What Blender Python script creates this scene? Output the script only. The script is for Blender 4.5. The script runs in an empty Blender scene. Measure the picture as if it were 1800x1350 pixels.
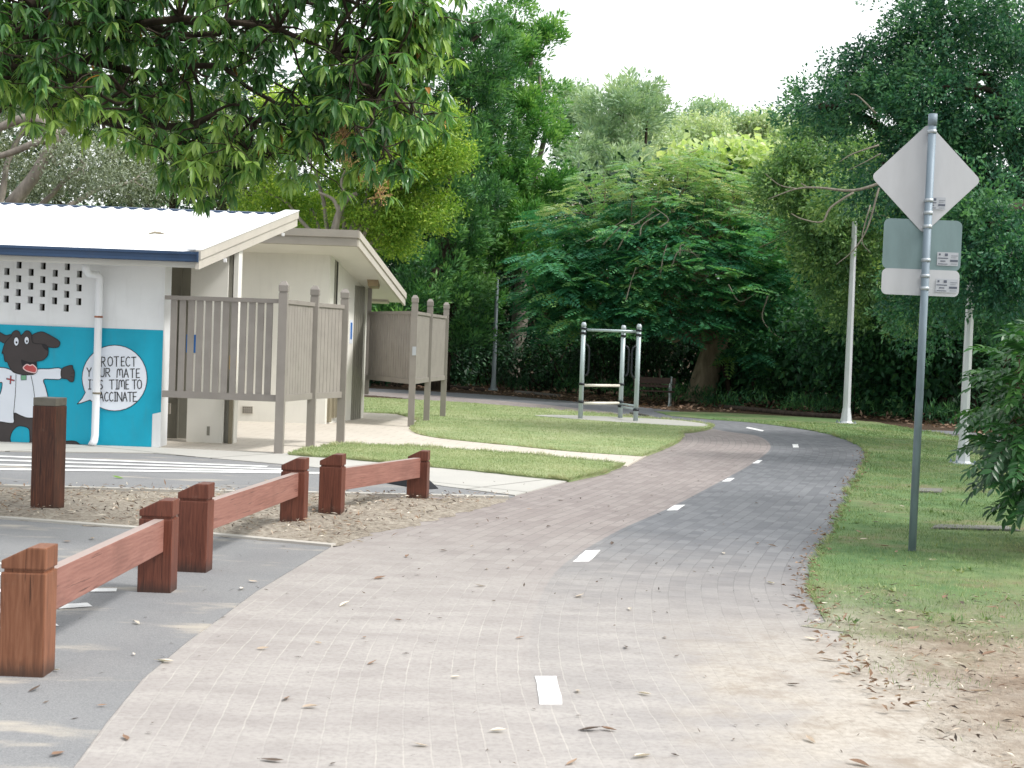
import bpy, bmesh, math, random
import numpy as np
from mathutils import Matrix, Vector
random.seed(7)
RNG = np.random.default_rng(7)
SC = bpy.context.scene
COL = SC.collection
R = math.radians

# ------------------------------------------------------------------ camera
F, CX, CY, EYE = 2400.0, 900.0, 675.0, 1.6
CAM_R = Matrix.Rotation(R(90 - 1.67), 3, 'X') @ Matrix.Rotation(R(2.1), 3, 'Z')
cam_d = bpy.data.cameras.new('camera')
cam = bpy.data.objects.new('camera', cam_d)
COL.objects.link(cam)
cam_d.sensor_width = 23.6
cam_d.lens = 23.6 * F / 1800
cam_d.clip_end = 2000
cam_d.dof.use_dof = True
cam_d.dof.focus_distance = 12
cam_d.dof.aperture_fstop = 5.0
cam.matrix_world = Matrix.Translation((0, 0, EYE)) @ CAM_R.to_4x4()
SC.camera = cam

def ray(px, py):
    return CAM_R @ Vector(((px - CX) / F, -(py - CY) / F, -1))
def G(px, py, z=0.0):                       # the ground point seen at a pixel of the photograph
    d = ray(px, py); t = (z - EYE) / d.z
    return Vector((d.x * t, d.y * t, z))
def P(px, py, y):                           # the point at distance y along the view seen at a pixel
    d = ray(px, py); t = y / d.y
    return Vector((d.x * t, y, EYE + d.z * t))

# ------------------------------------------------------------------ object helpers
WM = {}
def tag(o, label=None, cat=None, group=None, kind=None):
    if label: o['label'] = label
    if cat: o['category'] = cat
    if group: o['group'] = group
    if kind: o['kind'] = kind
    return o
def thing(name, label, cat, loc=(0, 0, 0), group=None):
    o = bpy.data.objects.new(name, None); COL.objects.link(o)
    o.empty_display_size = 0.2
    o.location = loc; WM[o] = Matrix.Translation(loc)
    return tag(o, label, cat, group)
def link(name, me, mats, parent=None, mw=None):
    o = bpy.data.objects.new(name, me); COL.objects.link(o)
    for m in (mats if isinstance(mats, (list, tuple)) else [mats]):
        me.materials.append(m)
    mw = mw or Matrix()
    if parent is not None:
        o.parent = parent
        o.matrix_parent_inverse = WM[parent].inverted()
    o.matrix_basis = mw
    WM[o] = mw
    return o

class Acc:
    """collects quads as numpy blocks, builds one mesh"""
    def __init__(s): s.V, s.Q, s.A, s.M, s.n = [], [], [], [], 0
    def add(s, V, Q, a=0.5, m=0):
        V = np.asarray(V, float).reshape(-1, 3); Q = np.asarray(Q, int).reshape(-1, 4)
        s.V.append(V); s.Q.append(Q + s.n); s.n += len(V)
        s.A.append(np.broadcast_to(np.asarray(a, float), (len(Q),)).copy()); s.M.append(np.full(len(Q), m, int))
    def box(s, x0, x1, y0, y1, z0, z1, a=.5, m=0):
        V = [(x, y, z) for z in (z0, z1) for y in (y0, y1) for x in (x0, x1)]
        s.add(V, [(0, 2, 3, 1), (4, 5, 7, 6), (0, 1, 5, 4), (1, 3, 7, 5), (3, 2, 6, 7), (2, 0, 4, 6)], a, m)
    def hexa(s, b, t, a=.5, m=0):            # b, t: 4 bottom / 4 top points, both counter-clockwise from above
        s.add(list(b) + list(t), [(3, 2, 1, 0), (4, 5, 6, 7), (0, 1, 5, 4), (1, 2, 6, 5), (2, 3, 7, 6), (3, 0, 4, 7)], a, m)
    def beam(s, p, q, w, h, a=.5, m=0):      # bar from p to q, w wide sideways, h high (centred)
        p, q = Vector(p), Vector(q); d = (q - p).normalized()
        up = Vector((0, 0, 1)) if abs(d.z) < .95 else Vector((0, 1, 0))
        sx = d.cross(up).normalized() * w / 2; u = sx.cross(d).normalized() * h / 2
        s.hexa([p - sx - u, q - sx - u, q + sx - u, p + sx - u][::-1], [p - sx + u, q - sx + u, q + sx + u, p + sx + u][::-1], a, m)
    def tube(s, pts, rad, sides=8, a=.5, m=0, cap=True):
        pts = np.asarray([tuple(p) for p in pts], float); n = len(pts)
        rad = np.broadcast_to(np.asarray(rad, float), (n,))
        T = np.gradient(pts, axis=0); T /= np.linalg.norm(T, axis=1)[:, None] + 1e-9
        ref = np.array([0, 0, 1.]) if abs(T[0, 2]) < .9 else np.array([0, 1., 0])
        x = np.cross(T[0], ref); x /= np.linalg.norm(x); X = np.empty_like(T); X[0] = x
        for i in range(1, n):
            x = x - T[i] * np.dot(x, T[i]); x = x / (np.linalg.norm(x) + 1e-9); X[i] = x
        Y = np.cross(X, T)
        th = np.arange(sides) / sides * 2 * math.pi
        V = pts[:, None, :] + rad[:, None, None] * (np.cos(th)[None, :, None] * X[:, None, :] + np.sin(th)[None, :, None] * Y[:, None, :])
        V = V.reshape(-1, 3)
        Q = [(i * sides + k, (i + 1) * sides + k, (i + 1) * sides + (k + 1) % sides, i * sides + (k + 1) % sides) for i in range(n - 1) for k in range(sides)]
        if cap and sides % 2 == 0:
            for b, rev in ((0, False), ((n - 1) * sides, True)):
                for k in range(0, sides // 2 - 1):
                    f = (b + k, b + k + 1, b + sides - 2 - k, b + sides - 1 - k)
                    Q.append(f[::-1] if rev else f)
        s.add(V, Q, a, m)
    def leaves(s, c, d, n, L, W, v=.5, m=0, fold=.12):     # one folded diamond each
        N = len(c)
        d = d / (np.linalg.norm(d, axis=1)[:, None] + 1e-9)
        sx = np.cross(d, n); sx /= np.linalg.norm(sx, axis=1)[:, None] + 1e-9
        nn_ = np.cross(sx, d)
        L = np.broadcast_to(L, (N,))[:, None]; W = np.broadcast_to(W, (N,))[:, None]
        mid = c + d * L * .45 + nn_ * W * fold
        V = np.stack([c, mid + sx * W / 2, c + d * L, mid - sx * W / 2], 1).reshape(-1, 3)
        Q = np.arange(N * 4).reshape(N, 4)
        s.add(V, Q, v, m)
    def long_leaves(s, c, d, n, L, W, bend, v=.5, m=0):     # lanceolate, folded along the midrib, bending down
        N = len(c)
        d = d / (np.linalg.norm(d, axis=1)[:, None] + 1e-9)
        sx = np.cross(d, n); sx /= np.linalg.norm(sx, axis=1)[:, None] + 1e-9
        nn_ = np.cross(sx, d)
        L = np.broadcast_to(L, (N,))[:, None]; W = np.broadcast_to(W, (N,))[:, None]; bend = np.broadcast_to(bend, (N,))[:, None]
        ts = [0., .22, .5, .78, 1.]; ws = [.12, .8, 1., .62, .03]
        rows = []
        for t, w in zip(ts, ws):
            p = c + d * L * t * (1 - .25 * np.abs(bend) * t) - nn_ * L * bend * t * t
            e = sx * W * w / 2; lift = nn_ * W * w * .18
            rows += [p + e + lift, p, p - e + lift]
        V = np.stack(rows, 1).reshape(-1, 3)
        q = []
        for k in range(4):
            b = 3 * k
            q += [(b, b + 1, b + 4, b + 3), (b + 1, b + 2, b + 5, b + 4)]
        q = np.array(q)
        Q = (q[None] + (np.arange(N) * 15)[:, None, None]).reshape(-1, 4)
        s.add(V, Q, np.repeat(np.broadcast_to(v, (N,)), 8), m)
    def mesh(s, name, smooth=False):
        V = np.concatenate(s.V); Q = np.concatenate(s.Q); A = np.concatenate(s.A); M_ = np.concatenate(s.M)
        me = bpy.data.meshes.new(name)
        me.vertices.add(len(V)); me.vertices.foreach_set('co', V.astype(np.float32).ravel())
        me.loops.add(len(Q) * 4); me.loops.foreach_set('vertex_index', Q.astype(np.int32).ravel())
        me.polygons.add(len(Q)); me.polygons.foreach_set('loop_start', (np.arange(len(Q)) * 4).astype(np.int32))
        me.polygons.foreach_set('material_index', M_.astype(np.int32))
        me.polygons.foreach_set('use_smooth', np.full(len(Q), bool(smooth)))
        at = me.attributes.new('v', 'FLOAT', 'FACE'); at.data.foreach_set('value', A.astype(np.float32))
        me.update(calc_edges=True)
        return me
    def build(s, name, mats, parent=None, smooth=False, mw=None):
        return link(name, s.mesh(name, smooth), mats, parent, mw)

def bevel_mesh(acc, name, width, seg=2):
    me = acc.mesh(name)
    bm = bmesh.new(); bm.from_mesh(me)
    bmesh.ops.remove_doubles(bm, verts=bm.verts, dist=1e-5)
    bmesh.ops.bevel(bm, geom=[e for e in bm.edges if len(e.link_faces) == 2 and e.calc_face_angle(0) > .3], offset=width, segments=seg, affect='EDGES', profile=.6)
    bm.to_mesh(me); bm.free()
    return me
def poly_mesh(name, pts, thick=0.0):         # a flat polygon, given as 3-D points
    bm = bmesh.new()
    f = bm.faces.new([bm.verts.new(p) for p in pts])
    f.normal_update()
    if thick:
        r = bmesh.ops.extrude_face_region(bm, geom=[f])
        nv = f.normal * thick
        bmesh.ops.translate(bm, verts=[v for v in r['geom'] if isinstance(v, bmesh.types.BMVert)], vec=nv)
    bmesh.ops.triangulate(bm, faces=bm.faces[:])
    bmesh.ops.recalc_face_normals(bm, faces=bm.faces[:])
    me = bpy.data.meshes.new(name); bm.to_mesh(me); bm.free()
    return me
def smooth_closed(pts, n=5):
    out = []; m = len(pts)
    for i in range(m):
        p0, p1, p2, p3 = (np.array(pts[(i + k - 1) % m], float) for k in range(4))
        for k in range(n):
            t = k / n
            out.append(tuple(.5 * ((2 * p1) + (-p0 + p2) * t + (2 * p0 - 5 * p1 + 4 * p2 - p3) * t * t + (-p0 + 3 * p1 - 3 * p2 + p3) * t ** 3)))
    return out
def smooth_open(pts, n=8):
    pts = [np.array(p, float) for p in pts]
    q = [2 * pts[0] - pts[1]] + pts + [2 * pts[-1] - pts[-2]]
    out = []
    for i in range(1, len(q) - 2):
        p0, p1, p2, p3 = q[i - 1:i + 3]
        for k in range(n):
            t = k / n
            out.append(.5 * ((2 * p1) + (-p0 + p2) * t + (2 * p0 - 5 * p1 + 4 * p2 - p3) * t * t + (-p0 + 3 * p1 - 3 * p2 + p3) * t ** 3))
    out.append(pts[-1])
    return out

# ------------------------------------------------------------------ materials
def S(r, g, b):
    f = lambda c: c / 12.92 if c <= .04045 else ((c + .055) / 1.055) ** 2.4
    return (f(r / 255), f(g / 255), f(b / 255), 1)
class NT:
    def __init__(s, name):
        s.m = bpy.data.materials.new(name); s.m.use_nodes = True
        s.t = s.m.node_tree; s.t.nodes.clear()
        s.out = s.t.nodes.new('ShaderNodeOutputMaterial')
    def n(s, typ, _set=None, **inp):
        nd = s.t.nodes.new('ShaderNode' + typ)
        for k, v in (_set or {}).items(): setattr(nd, k, v)
        for k, v in inp.items():
            k = k.replace('_', ' ')
            tgt = nd.inputs[int(k)] if k.isdigit() else nd.inputs[k]
            if isinstance(v, bpy.types.NodeSocket): s.t.links.new(v, tgt)
            else: tgt.default_value = v
        return nd
    def i(s, nd, idx, v):
        if isinstance(v, bpy.types.NodeSocket): s.t.links.new(v, nd.inputs[idx])
        else: nd.inputs[idx].default_value = v
    def pos(s, mode='Object'): return s.n('TexCoord').outputs[mode]
    def scale(s, vec, sx, sy, sz): 
        mp = s.n('Mapping', Vector=vec); mp.inputs['Scale'].default_value = (sx, sy, sz); return mp.outputs[0]
    def noise(s, vec, scale, detail=4, rough=.55, dist=0): 
        return s.n('TexNoise', Vector=vec, Scale=scale, Detail=detail, Roughness=rough, Distortion=dist).outputs['Fac']
    def ramp(s, fac, *stops, mode='LINEAR'):
        r = s.n('ValToRGB', Fac=fac); cr = r.color_ramp; cr.interpolation = mode
        while len(cr.elements) < len(stops): cr.elements.new(.5)
        for e, (p, c) in zip(cr.elements, stops): e.position = p; e.color = c if len(c) == 4 else (*c, 1)
        return r.outputs['Color']
    def mix(s, fac, a, b, mode='MIX'):
        nd = s.n('Mix', {'data_type': 'RGBA', 'blend_type': mode})
        s.i(nd, 0, fac); s.i(nd, 6, a); s.i(nd, 7, b)
        return nd.outputs[2]
    def math(s, op, a, b=0.0, clamp=False):
        nd = s.n('Math', {'operation': op, 'use_clamp': clamp}); s.i(nd, 0, a); s.i(nd, 1, b)
        return nd.outputs[0]
    def step(s, x, lo, hi):
        nd = s.n('MapRange', {'interpolation_type': 'SMOOTHSTEP'}); s.i(nd, 0, x); s.i(nd, 1, lo); s.i(nd, 2, hi)
        return nd.outputs[0]
    def bump(s, h, strength=.3, dist=.02): return s.n('Bump', Height=h, Strength=strength, Distance=dist).outputs[0]
    def finish(s, col, rough=.7, normal=None, metal=0, spec=.4):
        b = s.n('BsdfPrincipled')
        s.i(b, 'Base Color', col); s.i(b, 'Roughness', rough); s.i(b, 'Metallic', metal); s.i(b, 'Specular IOR Level', spec)
        if normal is not None: s.i(b, 'Normal', normal)
        s.t.links.new(b.outputs[0], s.out.inputs[0])
        return s.m
W1 = (0, 0, 0, 1); W2 = (1, 1, 1, 1)

def paint(name, col, var=.12, rough=.55, scale=3, bump=.05, dirt=0.0, metal=0, spec=.4):
    t = NT(name); p = t.pos()
    n1 = t.noise(p, scale, 5); n2 = t.noise(p, scale * 9, 4)
    c2 = tuple(x * (1 - var * 2) for x in col[:3]) + (1,)
    c = t.mix(t.math('MULTIPLY', t.step(n1, .35, .75), .9), col, c2)
    if dirt:
        st = t.noise(t.scale(p, 6, 6, .7), 2.2, 5)
        c = t.mix(t.math('MULTIPLY', t.step(st, .5, .8), dirt), c, (.16, .14, .11, 1))
    return t.finish(c, t.math('ADD', t.math('MULTIPLY', n2, .2), rough - .1), t.bump(n2, bump, .01), metal, spec)
def timber(name, dark, mid, light, axis, rough=.55, weather=.0):
    t = NT(name); p = t.pos()
    s_ = {'x': (.9, 11, 11), 'z': (11, 11, .9)}[axis]
    oi = t.n('ObjectInfo').outputs['Random']
    pv = t.n('VectorMath', {'operation': 'ADD'}); t.i(pv, 0, p); t.t.links.new(t.math('MULTIPLY', oi, 17.0), pv.inputs[1])
    g = t.noise(t.scale(pv.outputs[0], *s_), 3.2, 6, .6, 1.2)
    wv = t.n('TexWave', {'bands_direction': 'Z' if axis == 'x' else 'X'}, Vector=t.scale(pv.outputs[0], *( (.35, 1, 1) if axis == 'x' else (1, 1, .3))), Scale=14, Distortion=7, Detail=3).outputs['Fac']
    c = t.ramp(t.math('ADD', t.math('MULTIPLY', g, .90), t.math('MULTIPLY', wv, .10)), (.25, dark), (.5, mid), (.75, light))
    ck = t.noise(t.scale(pv.outputs[0], *( (.5, 16, 16) if axis == 'x' else (16, 16, .5))), 4.5, 3)
    c = t.mix(t.math('MULTIPLY', t.step(ck, .63, .69), .75), c, tuple(x * .3 for x in dark[:3]) + (1,))
    c = t.mix(t.math('MULTIPLY', t.step(t.noise(pv.outputs[0], 9, 6, .7), .6, .75), .2), c, S(150, 134, 120))
    b = t.noise(pv.outputs[0], 2.3, 3)
    c = t.mix(t.math('MULTIPLY', t.step(b, .5, .75), .35), c, tuple(x * .5 for x in dark[:3]) + (1,))
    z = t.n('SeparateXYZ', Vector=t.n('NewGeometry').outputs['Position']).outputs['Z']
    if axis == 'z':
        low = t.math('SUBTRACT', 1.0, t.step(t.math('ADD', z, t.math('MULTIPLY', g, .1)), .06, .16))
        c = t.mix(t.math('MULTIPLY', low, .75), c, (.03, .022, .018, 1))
    if weather:
        nz = t.n('SeparateXYZ', Vector=t.n('NewGeometry').outputs['Normal']).outputs['Z']
        c = t.mix(t.math('MULTIPLY', t.step(nz, .4, .9), weather), c, (.42, .36, .33, 1))
    return t.finish(c, t.math('ADD', rough - .1, t.math('MULTIPLY', g, .2)), t.bump(g, .25, .004), 0, .4)
def leafmat(name, dark, mid, light, trans=.3, rough=.45, spec=.35):
    t = NT(name)
    v = t.n('Attribute', {'attribute_name': 'v'}).outputs['Fac']
    c = t.ramp(v, (.05, dark), (.5, mid), (.95, light))
    b = t.n('BsdfPrincipled'); t.i(b, 'Base Color', c); t.i(b, 'Roughness', rough); t.i(b, 'Specular IOR Level', spec)
    tr = t.n('BsdfTranslucent', Color=t.mix(1.0, c, (1.12, 1.18, .6, 1), 'MULTIPLY'))
    mx = t.n('MixShader', Fac=trans); t.t.links.new(b.outputs[0], mx.inputs[1]); t.t.links.new(tr.outputs[0], mx.inputs[2])
    t.t.links.new(mx.outputs[0], t.out.inputs[0])
    return t.m
def bark(name, c1, c2, scale=9):
    t = NT(name); p = t.pos()
    n = t.noise(t.scale(p, 1, 1, .3), scale, 6, .65, .4)
    return t.finish(t.ramp(n, (.3, c1), (.7, c2)), .85, t.bump(n, .6, .03), 0, .2)
def metal(name, col, rough=.42, metallic=.85, var=.2):
    t = NT(name); p = t.pos()
    n = t.noise(t.scale(p, 1, 1, .25), 14, 5); n2 = t.noise(p, 60, 3)
    c = t.mix(t.math('MULTIPLY', t.step(n, .3, .75), 1.0), col, tuple(x * (1 - var) for x in col[:3]) + (1,))
    return t.finish(c, t.math('ADD', rough - .08, t.math('MULTIPLY', n2, .2)), None, metallic, .5)

# ---- ground materials
def mat_paver():
    t = NT('clay_pavers')
    uv = t.n('UVMap', {'uv_map': 'course'}).outputs[0]
    sep = t.n('SeparateXYZ', Vector=uv); s_, d_ = sep.outputs['X'], sep.outputs['Y']
    geo = t.n('NewGeometry').outputs['Position']
    gx = t.n('SeparateXYZ', Vector=geo); Y = gx.outputs['Y']
    wob = t.math('MULTIPLY', t.math('SUBTRACT', t.noise(geo, 7, 3), .5), .018)
    dw = t.math('ADD', d_, wob)
    cv = t.n('CombineXYZ', X=s_, Y=dw)
    br = t.n('TexBrick', {'offset': .5, 'squash': 1.0}, Vector=cv.outputs[0], Color1=(0, 0, 0, 1), Color2=(1, 1, 1, 1), Mortar=(.5, .5, .5, 1), Scale=1.0, Mortar_Size=.0042, Mortar_Smooth=.3, Bias=0.0, Brick_Width=.215, Row_Height=.108)
    var = br.outputs['Color']; mort = br.outputs['Fac']
    row = t.math('ABSOLUTE', t.math('SUBTRACT', t.math('FRACT', t.math('ADD', t.math('DIVIDE', dw, .108), .5)), .5))
    row = t.math('SUBTRACT', 1.0, t.step(t.math('ADD', row, t.math('MULTIPLY', t.math('SUBTRACT', t.noise(geo, 30, 3), .5), .05)), .012, .05))
    red = t.ramp(var, (0, S(139, 130, 127)), (1, S(153, 145, 141)))
    grey = t.ramp(var, (0, S(107, 109, 113)), (1, S(123, 125, 128)))  # grey pavers, colour darkened to stand in for tree shade
    nr0 = t.math('SUBTRACT', 1.0, t.step(Y, 7.0, 12.5))
    side = t.math('ADD', t.math('MULTIPLY', t.step(dw, -.06, -.04), t.math('SUBTRACT', 1.0, t.math('MULTIPLY', nr0, .75))), t.math('MULTIPLY', nr0, .22))
    c = t.mix(side, red, grey)
    big = t.noise(geo, .45, 4); mid = t.noise(geo, 2.2, 5, .6); fine = t.noise(geo, 38, 4, .7)
    streak = t.noise(t.scale(geo, .8, 2.6, 1), 1.6, 5, .6)
    c = t.mix(t.math('MULTIPLY', t.step(big, .35, .7), .28), c, t.mix(1.0, c, (.8, .8, .82, 1), 'MULTIPLY'))
    near = t.math('SUBTRACT', 1.0, t.step(t.math('ADD', t.math('ADD', Y, t.math('MULTIPLY', gx.outputs['X'], .9)), t.math('MULTIPLY', t.math('SUBTRACT', mid, .5), 5.0)), 6.8, 14.0))
    sand_f = t.math('MULTIPLY', near, t.math('ADD', .55, t.math('MULTIPLY', t.step(streak, .34, .72), .42)), True)
    sandc = t.ramp(fine, (.3, S(155, 150, 146)), (.7, S(183, 178, 173)))
    c = t.mix(sand_f, c, sandc)
    edge = t.step(t.math('ADD', gx.outputs['X'], t.math('MULTIPLY', t.math('SUBTRACT', mid, .5), 2.2)), .55, 1.7)
    edge = t.math('MULTIPLY', edge, t.math('SUBTRACT', 1.0, t.step(Y, 6.6, 8.8)))
    c = t.mix(t.math('MULTIPLY', edge, .9), c, t.mix(t.step(t.noise(geo, 3.5, 6, .7), .45, .7), t.ramp(t.noise(geo, 26, 6, .75), (.28, S(146, 138, 127)), (.5, S(178, 170, 159)), (.7, S(196, 189, 178))), S(150, 138, 124)))
    patch = t.math('ADD', .12, t.math('MULTIPLY', t.step(t.noise(geo, 1.4, 5, .65), .38, .68), .7))
    jn = t.math('MULTIPLY', t.math('MULTIPLY', t.math('MULTIPLY', row, near), patch), t.math('SUBTRACT', 1.0, edge))
    c = t.mix(t.math('MULTIPLY', jn, .42), c, S(210, 204, 195))
    jf = t.math('MULTIPLY', mort, t.math('MULTIPLY', t.math('SUBTRACT', 1.0, near), .5))
    c = t.mix(jf, c, S(84, 84, 86))
    c = t.mix(t.math('MULTIPLY', t.step(fine, .55, .75), .22), c, (.12, .11, .1, 1))
    c = t.mix(t.math('MULTIPLY', t.step(t.noise(t.scale(geo, 1, 2.2, 1), 3.2, 6, .7), .5, .72), .22), c, t.mix(1.0, c, (.62, .6, .58, 1), 'MULTIPLY'))
    h = t.math('ADD', t.math('MULTIPLY', mort, -.6), t.math('MULTIPLY', fine, .6))
    return t.finish(c, .82, t.bump(h, .35, .006), 0, .25)
def mat_asphalt(name='asphalt', a=S(112, 117, 124), b=S(140, 144, 149), sand=.6):
    t = NT(name); p = t.n('NewGeometry').outputs['Position']
    fine = t.noise(p, 120, 3, .8); mid = t.noise(p, 1.7, 5, .6); st = t.noise(t.scale(p, .55, 1.7, 1), 1.5, 6, .62)
    c = t.ramp(fine, (.3, a), (.68, b))
    c = t.mix(t.math('MULTIPLY', t.step(mid, .4, .7), .35), c, t.mix(1.0, c, (.72, .73, .76, 1), 'MULTIPLY'))
    c = t.mix(t.math('MULTIPLY', t.step(st, .55, .7), sand), c, S(196, 186, 170))  # beige patches: sand, with sun dapples painted into the colour
    return t.finish(c, .88, t.bump(fine, .5, .006), 0, .25)
def mat_concrete(name, a, b, slab=None, joint=S(120, 118, 112), rot=0):
    t = NT(name); p = t.n('NewGeometry').outputs['Position']
    n1 = t.noise(p, .8, 6, .6); n2 = t.noise(p, 45, 4, .7)
    c = t.mix(n1, a, b)
    c = t.mix(t.math('MULTIPLY', t.step(n2, .5, .75), .2), c, tuple(x * .55 for x in a[:3]) + (1,))
    if slab:
        mp = t.n('Mapping', Vector=p); mp.inputs['Rotation'].default_value = (0, 0, rot)
        br = t.n('TexBrick', {'offset': slab[3]}, Vector=mp.outputs[0], Scale=1.0, Mortar_Size=slab[2], Mortar_Smooth=.2, Brick_Width=slab[0], Row_Height=slab[1]).outputs['Fac']
        c = t.mix(t.math('MULTIPLY', br, .8), c, joint)
    return t.finish(c, .8, t.bump(n2, .2, .004), 0, .3)
def mat_turf(name, g1, g2, dry, dryness, sandy=None):
    t = NT(name); p = t.n('NewGeometry').outputs['Position']
    big = t.noise(p, .55, 5, .6); mid = t.noise(p, 4, 5, .65); fine = t.noise(t.scale(p, 1, .6, 1), 55, 4, .75)
    c = t.mix(t.step(mid, .3, .7), g1, g2)
    c = t.mix(t.math('MULTIPLY', t.step(t.math('ADD', t.math('MULTIPLY', big, .7), t.math('MULTIPLY', fine, .3)), .42, .66), dryness), c, dry)
    c = t.mix(t.math('MULTIPLY', t.step(fine, .52, .72), .45), c, tuple(x * .4 for x in g1[:3]) + (1,))
    if sandy:
        c = t.mix(t.math('MULTIPLY', t.step(t.noise(p, 1.1, 6, .68), .52, .68), .6), c, t.ramp(fine, (.3, S(104, 92, 74)), (.7, S(146, 130, 106))))
        Y = t.n('SeparateXYZ', Vector=p).outputs['Y']
        lim = t.math('ADD', Y, t.math('MULTIPLY', t.math('SUBTRACT', t.noise(p, 1.3, 6, .65), .5), 4.2))
        sf = t.math('SUBTRACT', 1.0, t.step(lim, sandy[0], sandy[1]))
        geo = p; sc = t.mix(t.step(t.noise(geo, 3.5, 6, .7), .45, .7), t.ramp(t.noise(geo, 26, 6, .75), (.28, S(122, 108, 94)), (.5, S(158, 145, 130)), (.7, S(182, 170, 155))), S(142, 127, 111)); sc = t.mix(t.math('MULTIPLY', t.step(t.noise(geo, 1.6, 6, .7), .42, .6), .55), sc, S(112, 95, 79)); tocol = t.math('MULTIPLY', t.math('SUBTRACT', 1.0, t.step(t.math('SUBTRACT', t.n('SeparateXYZ', Vector=p).outputs['X'], t.math('MULTIPLY', t.noise(p, 2.2, 5, .6), 1.4)), .9, 1.9)), 1.0); sc = t.mix(tocol, sc, t.ramp(t.noise(geo, 26, 6, .75), (.28, S(146, 138, 127)), (.5, S(178, 170, 159)), (.7, S(196, 189, 178))))
        c = t.mix(sf, c, sc)
    return t.finish(c, .9, t.bump(fine, .7, .02), 0, .15)
def mat_soil(name, a, b, c_, scale=30):
    t = NT(name); p = t.n('NewGeometry').outputs['Position']
    n = t.noise(p, scale, 6, .75); m = t.noise(p, 1.2, 5)
    c = t.ramp(n, (.3, a), (.5, b), (.7, c_))
    c = t.mix(t.math('MULTIPLY', t.step(m, .4, .7), .4), c, t.mix(1.0, c, (.6, .58, .55, 1), 'MULTIPLY'))
    return t.finish(c, .92, t.bump(n, .8, .03), 0, .15)

M_PAVER = mat_paver()
M_ASPH = mat_asphalt('asphalt', S(118, 119, 121), S(149, 149, 149))
M_CONC = mat_concrete('footpath_concrete', S(168, 167, 162), S(196, 193, 186), (2.1, 1.55, .022, 0.0), rot=R(33))
M_PAVE2 = mat_concrete('cream_paving', S(186, 178, 165), S(210, 203, 192), (.4, .4, .006, .5), S(160, 150, 138), rot=R(7))
M_PAD = mat_concrete('pad_concrete', S(158, 158, 152), S(182, 180, 172))
M_LID = mat_concrete('lid_concrete', S(112, 112, 106), S(138, 137, 130))
M_KERB = mat_concrete('kerb_concrete', S(170, 166, 158), S(200, 196, 188))
M_TURF = mat_turf('lawn_turf', S(128, 148, 100), S(154, 168, 120), S(186, 186, 150), .6)
M_TURF2 = mat_turf('verge_turf', S(84, 114, 74), S(112, 140, 90), S(152, 150, 114), .6, (6.8, 9.8))
M_SOIL = mat_soil('forest_floor', S(40, 32, 26), S(78, 64, 52), S(112, 94, 78), 16)
M_MULCH = mat_soil('sandy_mulch', S(104, 95, 86), S(162, 153, 140), S(192, 184, 171), 20)
M_LINE = paint('road_line_white', (.8, .8, .79, 1), .12, .7, 6, .1, .25)
M_DASH = paint('dash_white', (.86, .86, .85, 1), .05, .6, 8, .1, .12)

# ------------------------------------------------------------------ ground
def sheet(name, pts, z, m, parent=None, zf=None):
    me = poly_mesh(name, [(p[0], p[1], zf(p[0], p[1]) if zf else z) for p in pts])
    bm = bmesh.new(); bm.from_mesh(me)
    for f in bm.faces:
        if f.normal.z < 0: f.normal_flip()
    for e in [e for e in bm.edges if e.is_boundary]:      # earth side below the edge
        f0 = e.link_faces[0]; lo = [l for l in f0.loops if l.edge == e][0]
        a_, b_ = lo.vert.co, lo.link_loop_next.vert.co
        vs = [bm.verts.new((b_.x, b_.y, b_.z)), bm.verts.new((a_.x, a_.y, a_.z)), bm.verts.new((a_.x, a_.y, -.02)), bm.verts.new((b_.x, b_.y, -.02))]
        bm.faces.new(vs)
    bm.to_mesh(me); bm.free()
    me.polygons.foreach_set('use_smooth', np.zeros(len(me.polygons), bool))
    return link(name, me, m, parent)
def rough_edge(pts, step=.25, amp=.03, closed=True):
    out = []; n = len(pts)
    for i in range(n if closed else n - 1):
        a, b = Vector(pts[i][:2]), Vector(pts[(i + 1) % n][:2])
        L = (b - a).length; k = max(1, min(60, int(L / step)))
        nrm = Vector((-(b - a).y, (b - a).x)).normalized() if L > 0 else Vector((0, 0))
        for j in range(k):
            out.append(a + (b - a) * (j / k) + nrm * (random.gauss(0, amp) if j else 0))
    return out
def gp(*px): return [G(*p) for p in px]

# terrain: flat park, rising wooded ground behind
def ground():
    xs = np.concatenate([np.linspace(-300, -40, 9), np.linspace(-30, 30, 25), np.linspace(40, 300, 9)])
    ys = np.concatenate([np.linspace(-60, 60, 25), np.linspace(66, 140, 16), np.linspace(160, 600, 9)])
    X, Y = np.meshgrid(xs, ys)
    t_ = np.clip((Y - 62) / 70, 0, 1); Z = 7.5 * t_ * t_ * (3 - 2 * t_)
    V = np.stack([X, Y, Z], -1).reshape(-1, 3); nx = len(xs)
    Q = [(j * nx + i, j * nx + i + 1, (j + 1) * nx + i + 1, (j + 1) * nx + i) for j in range(len(ys) - 1) for i in range(nx - 1)]
    a = Acc(); a.add(V, Q); o = a.build('ground', M_SOIL, None, True); tag(o, kind='structure')
ground()

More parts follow.
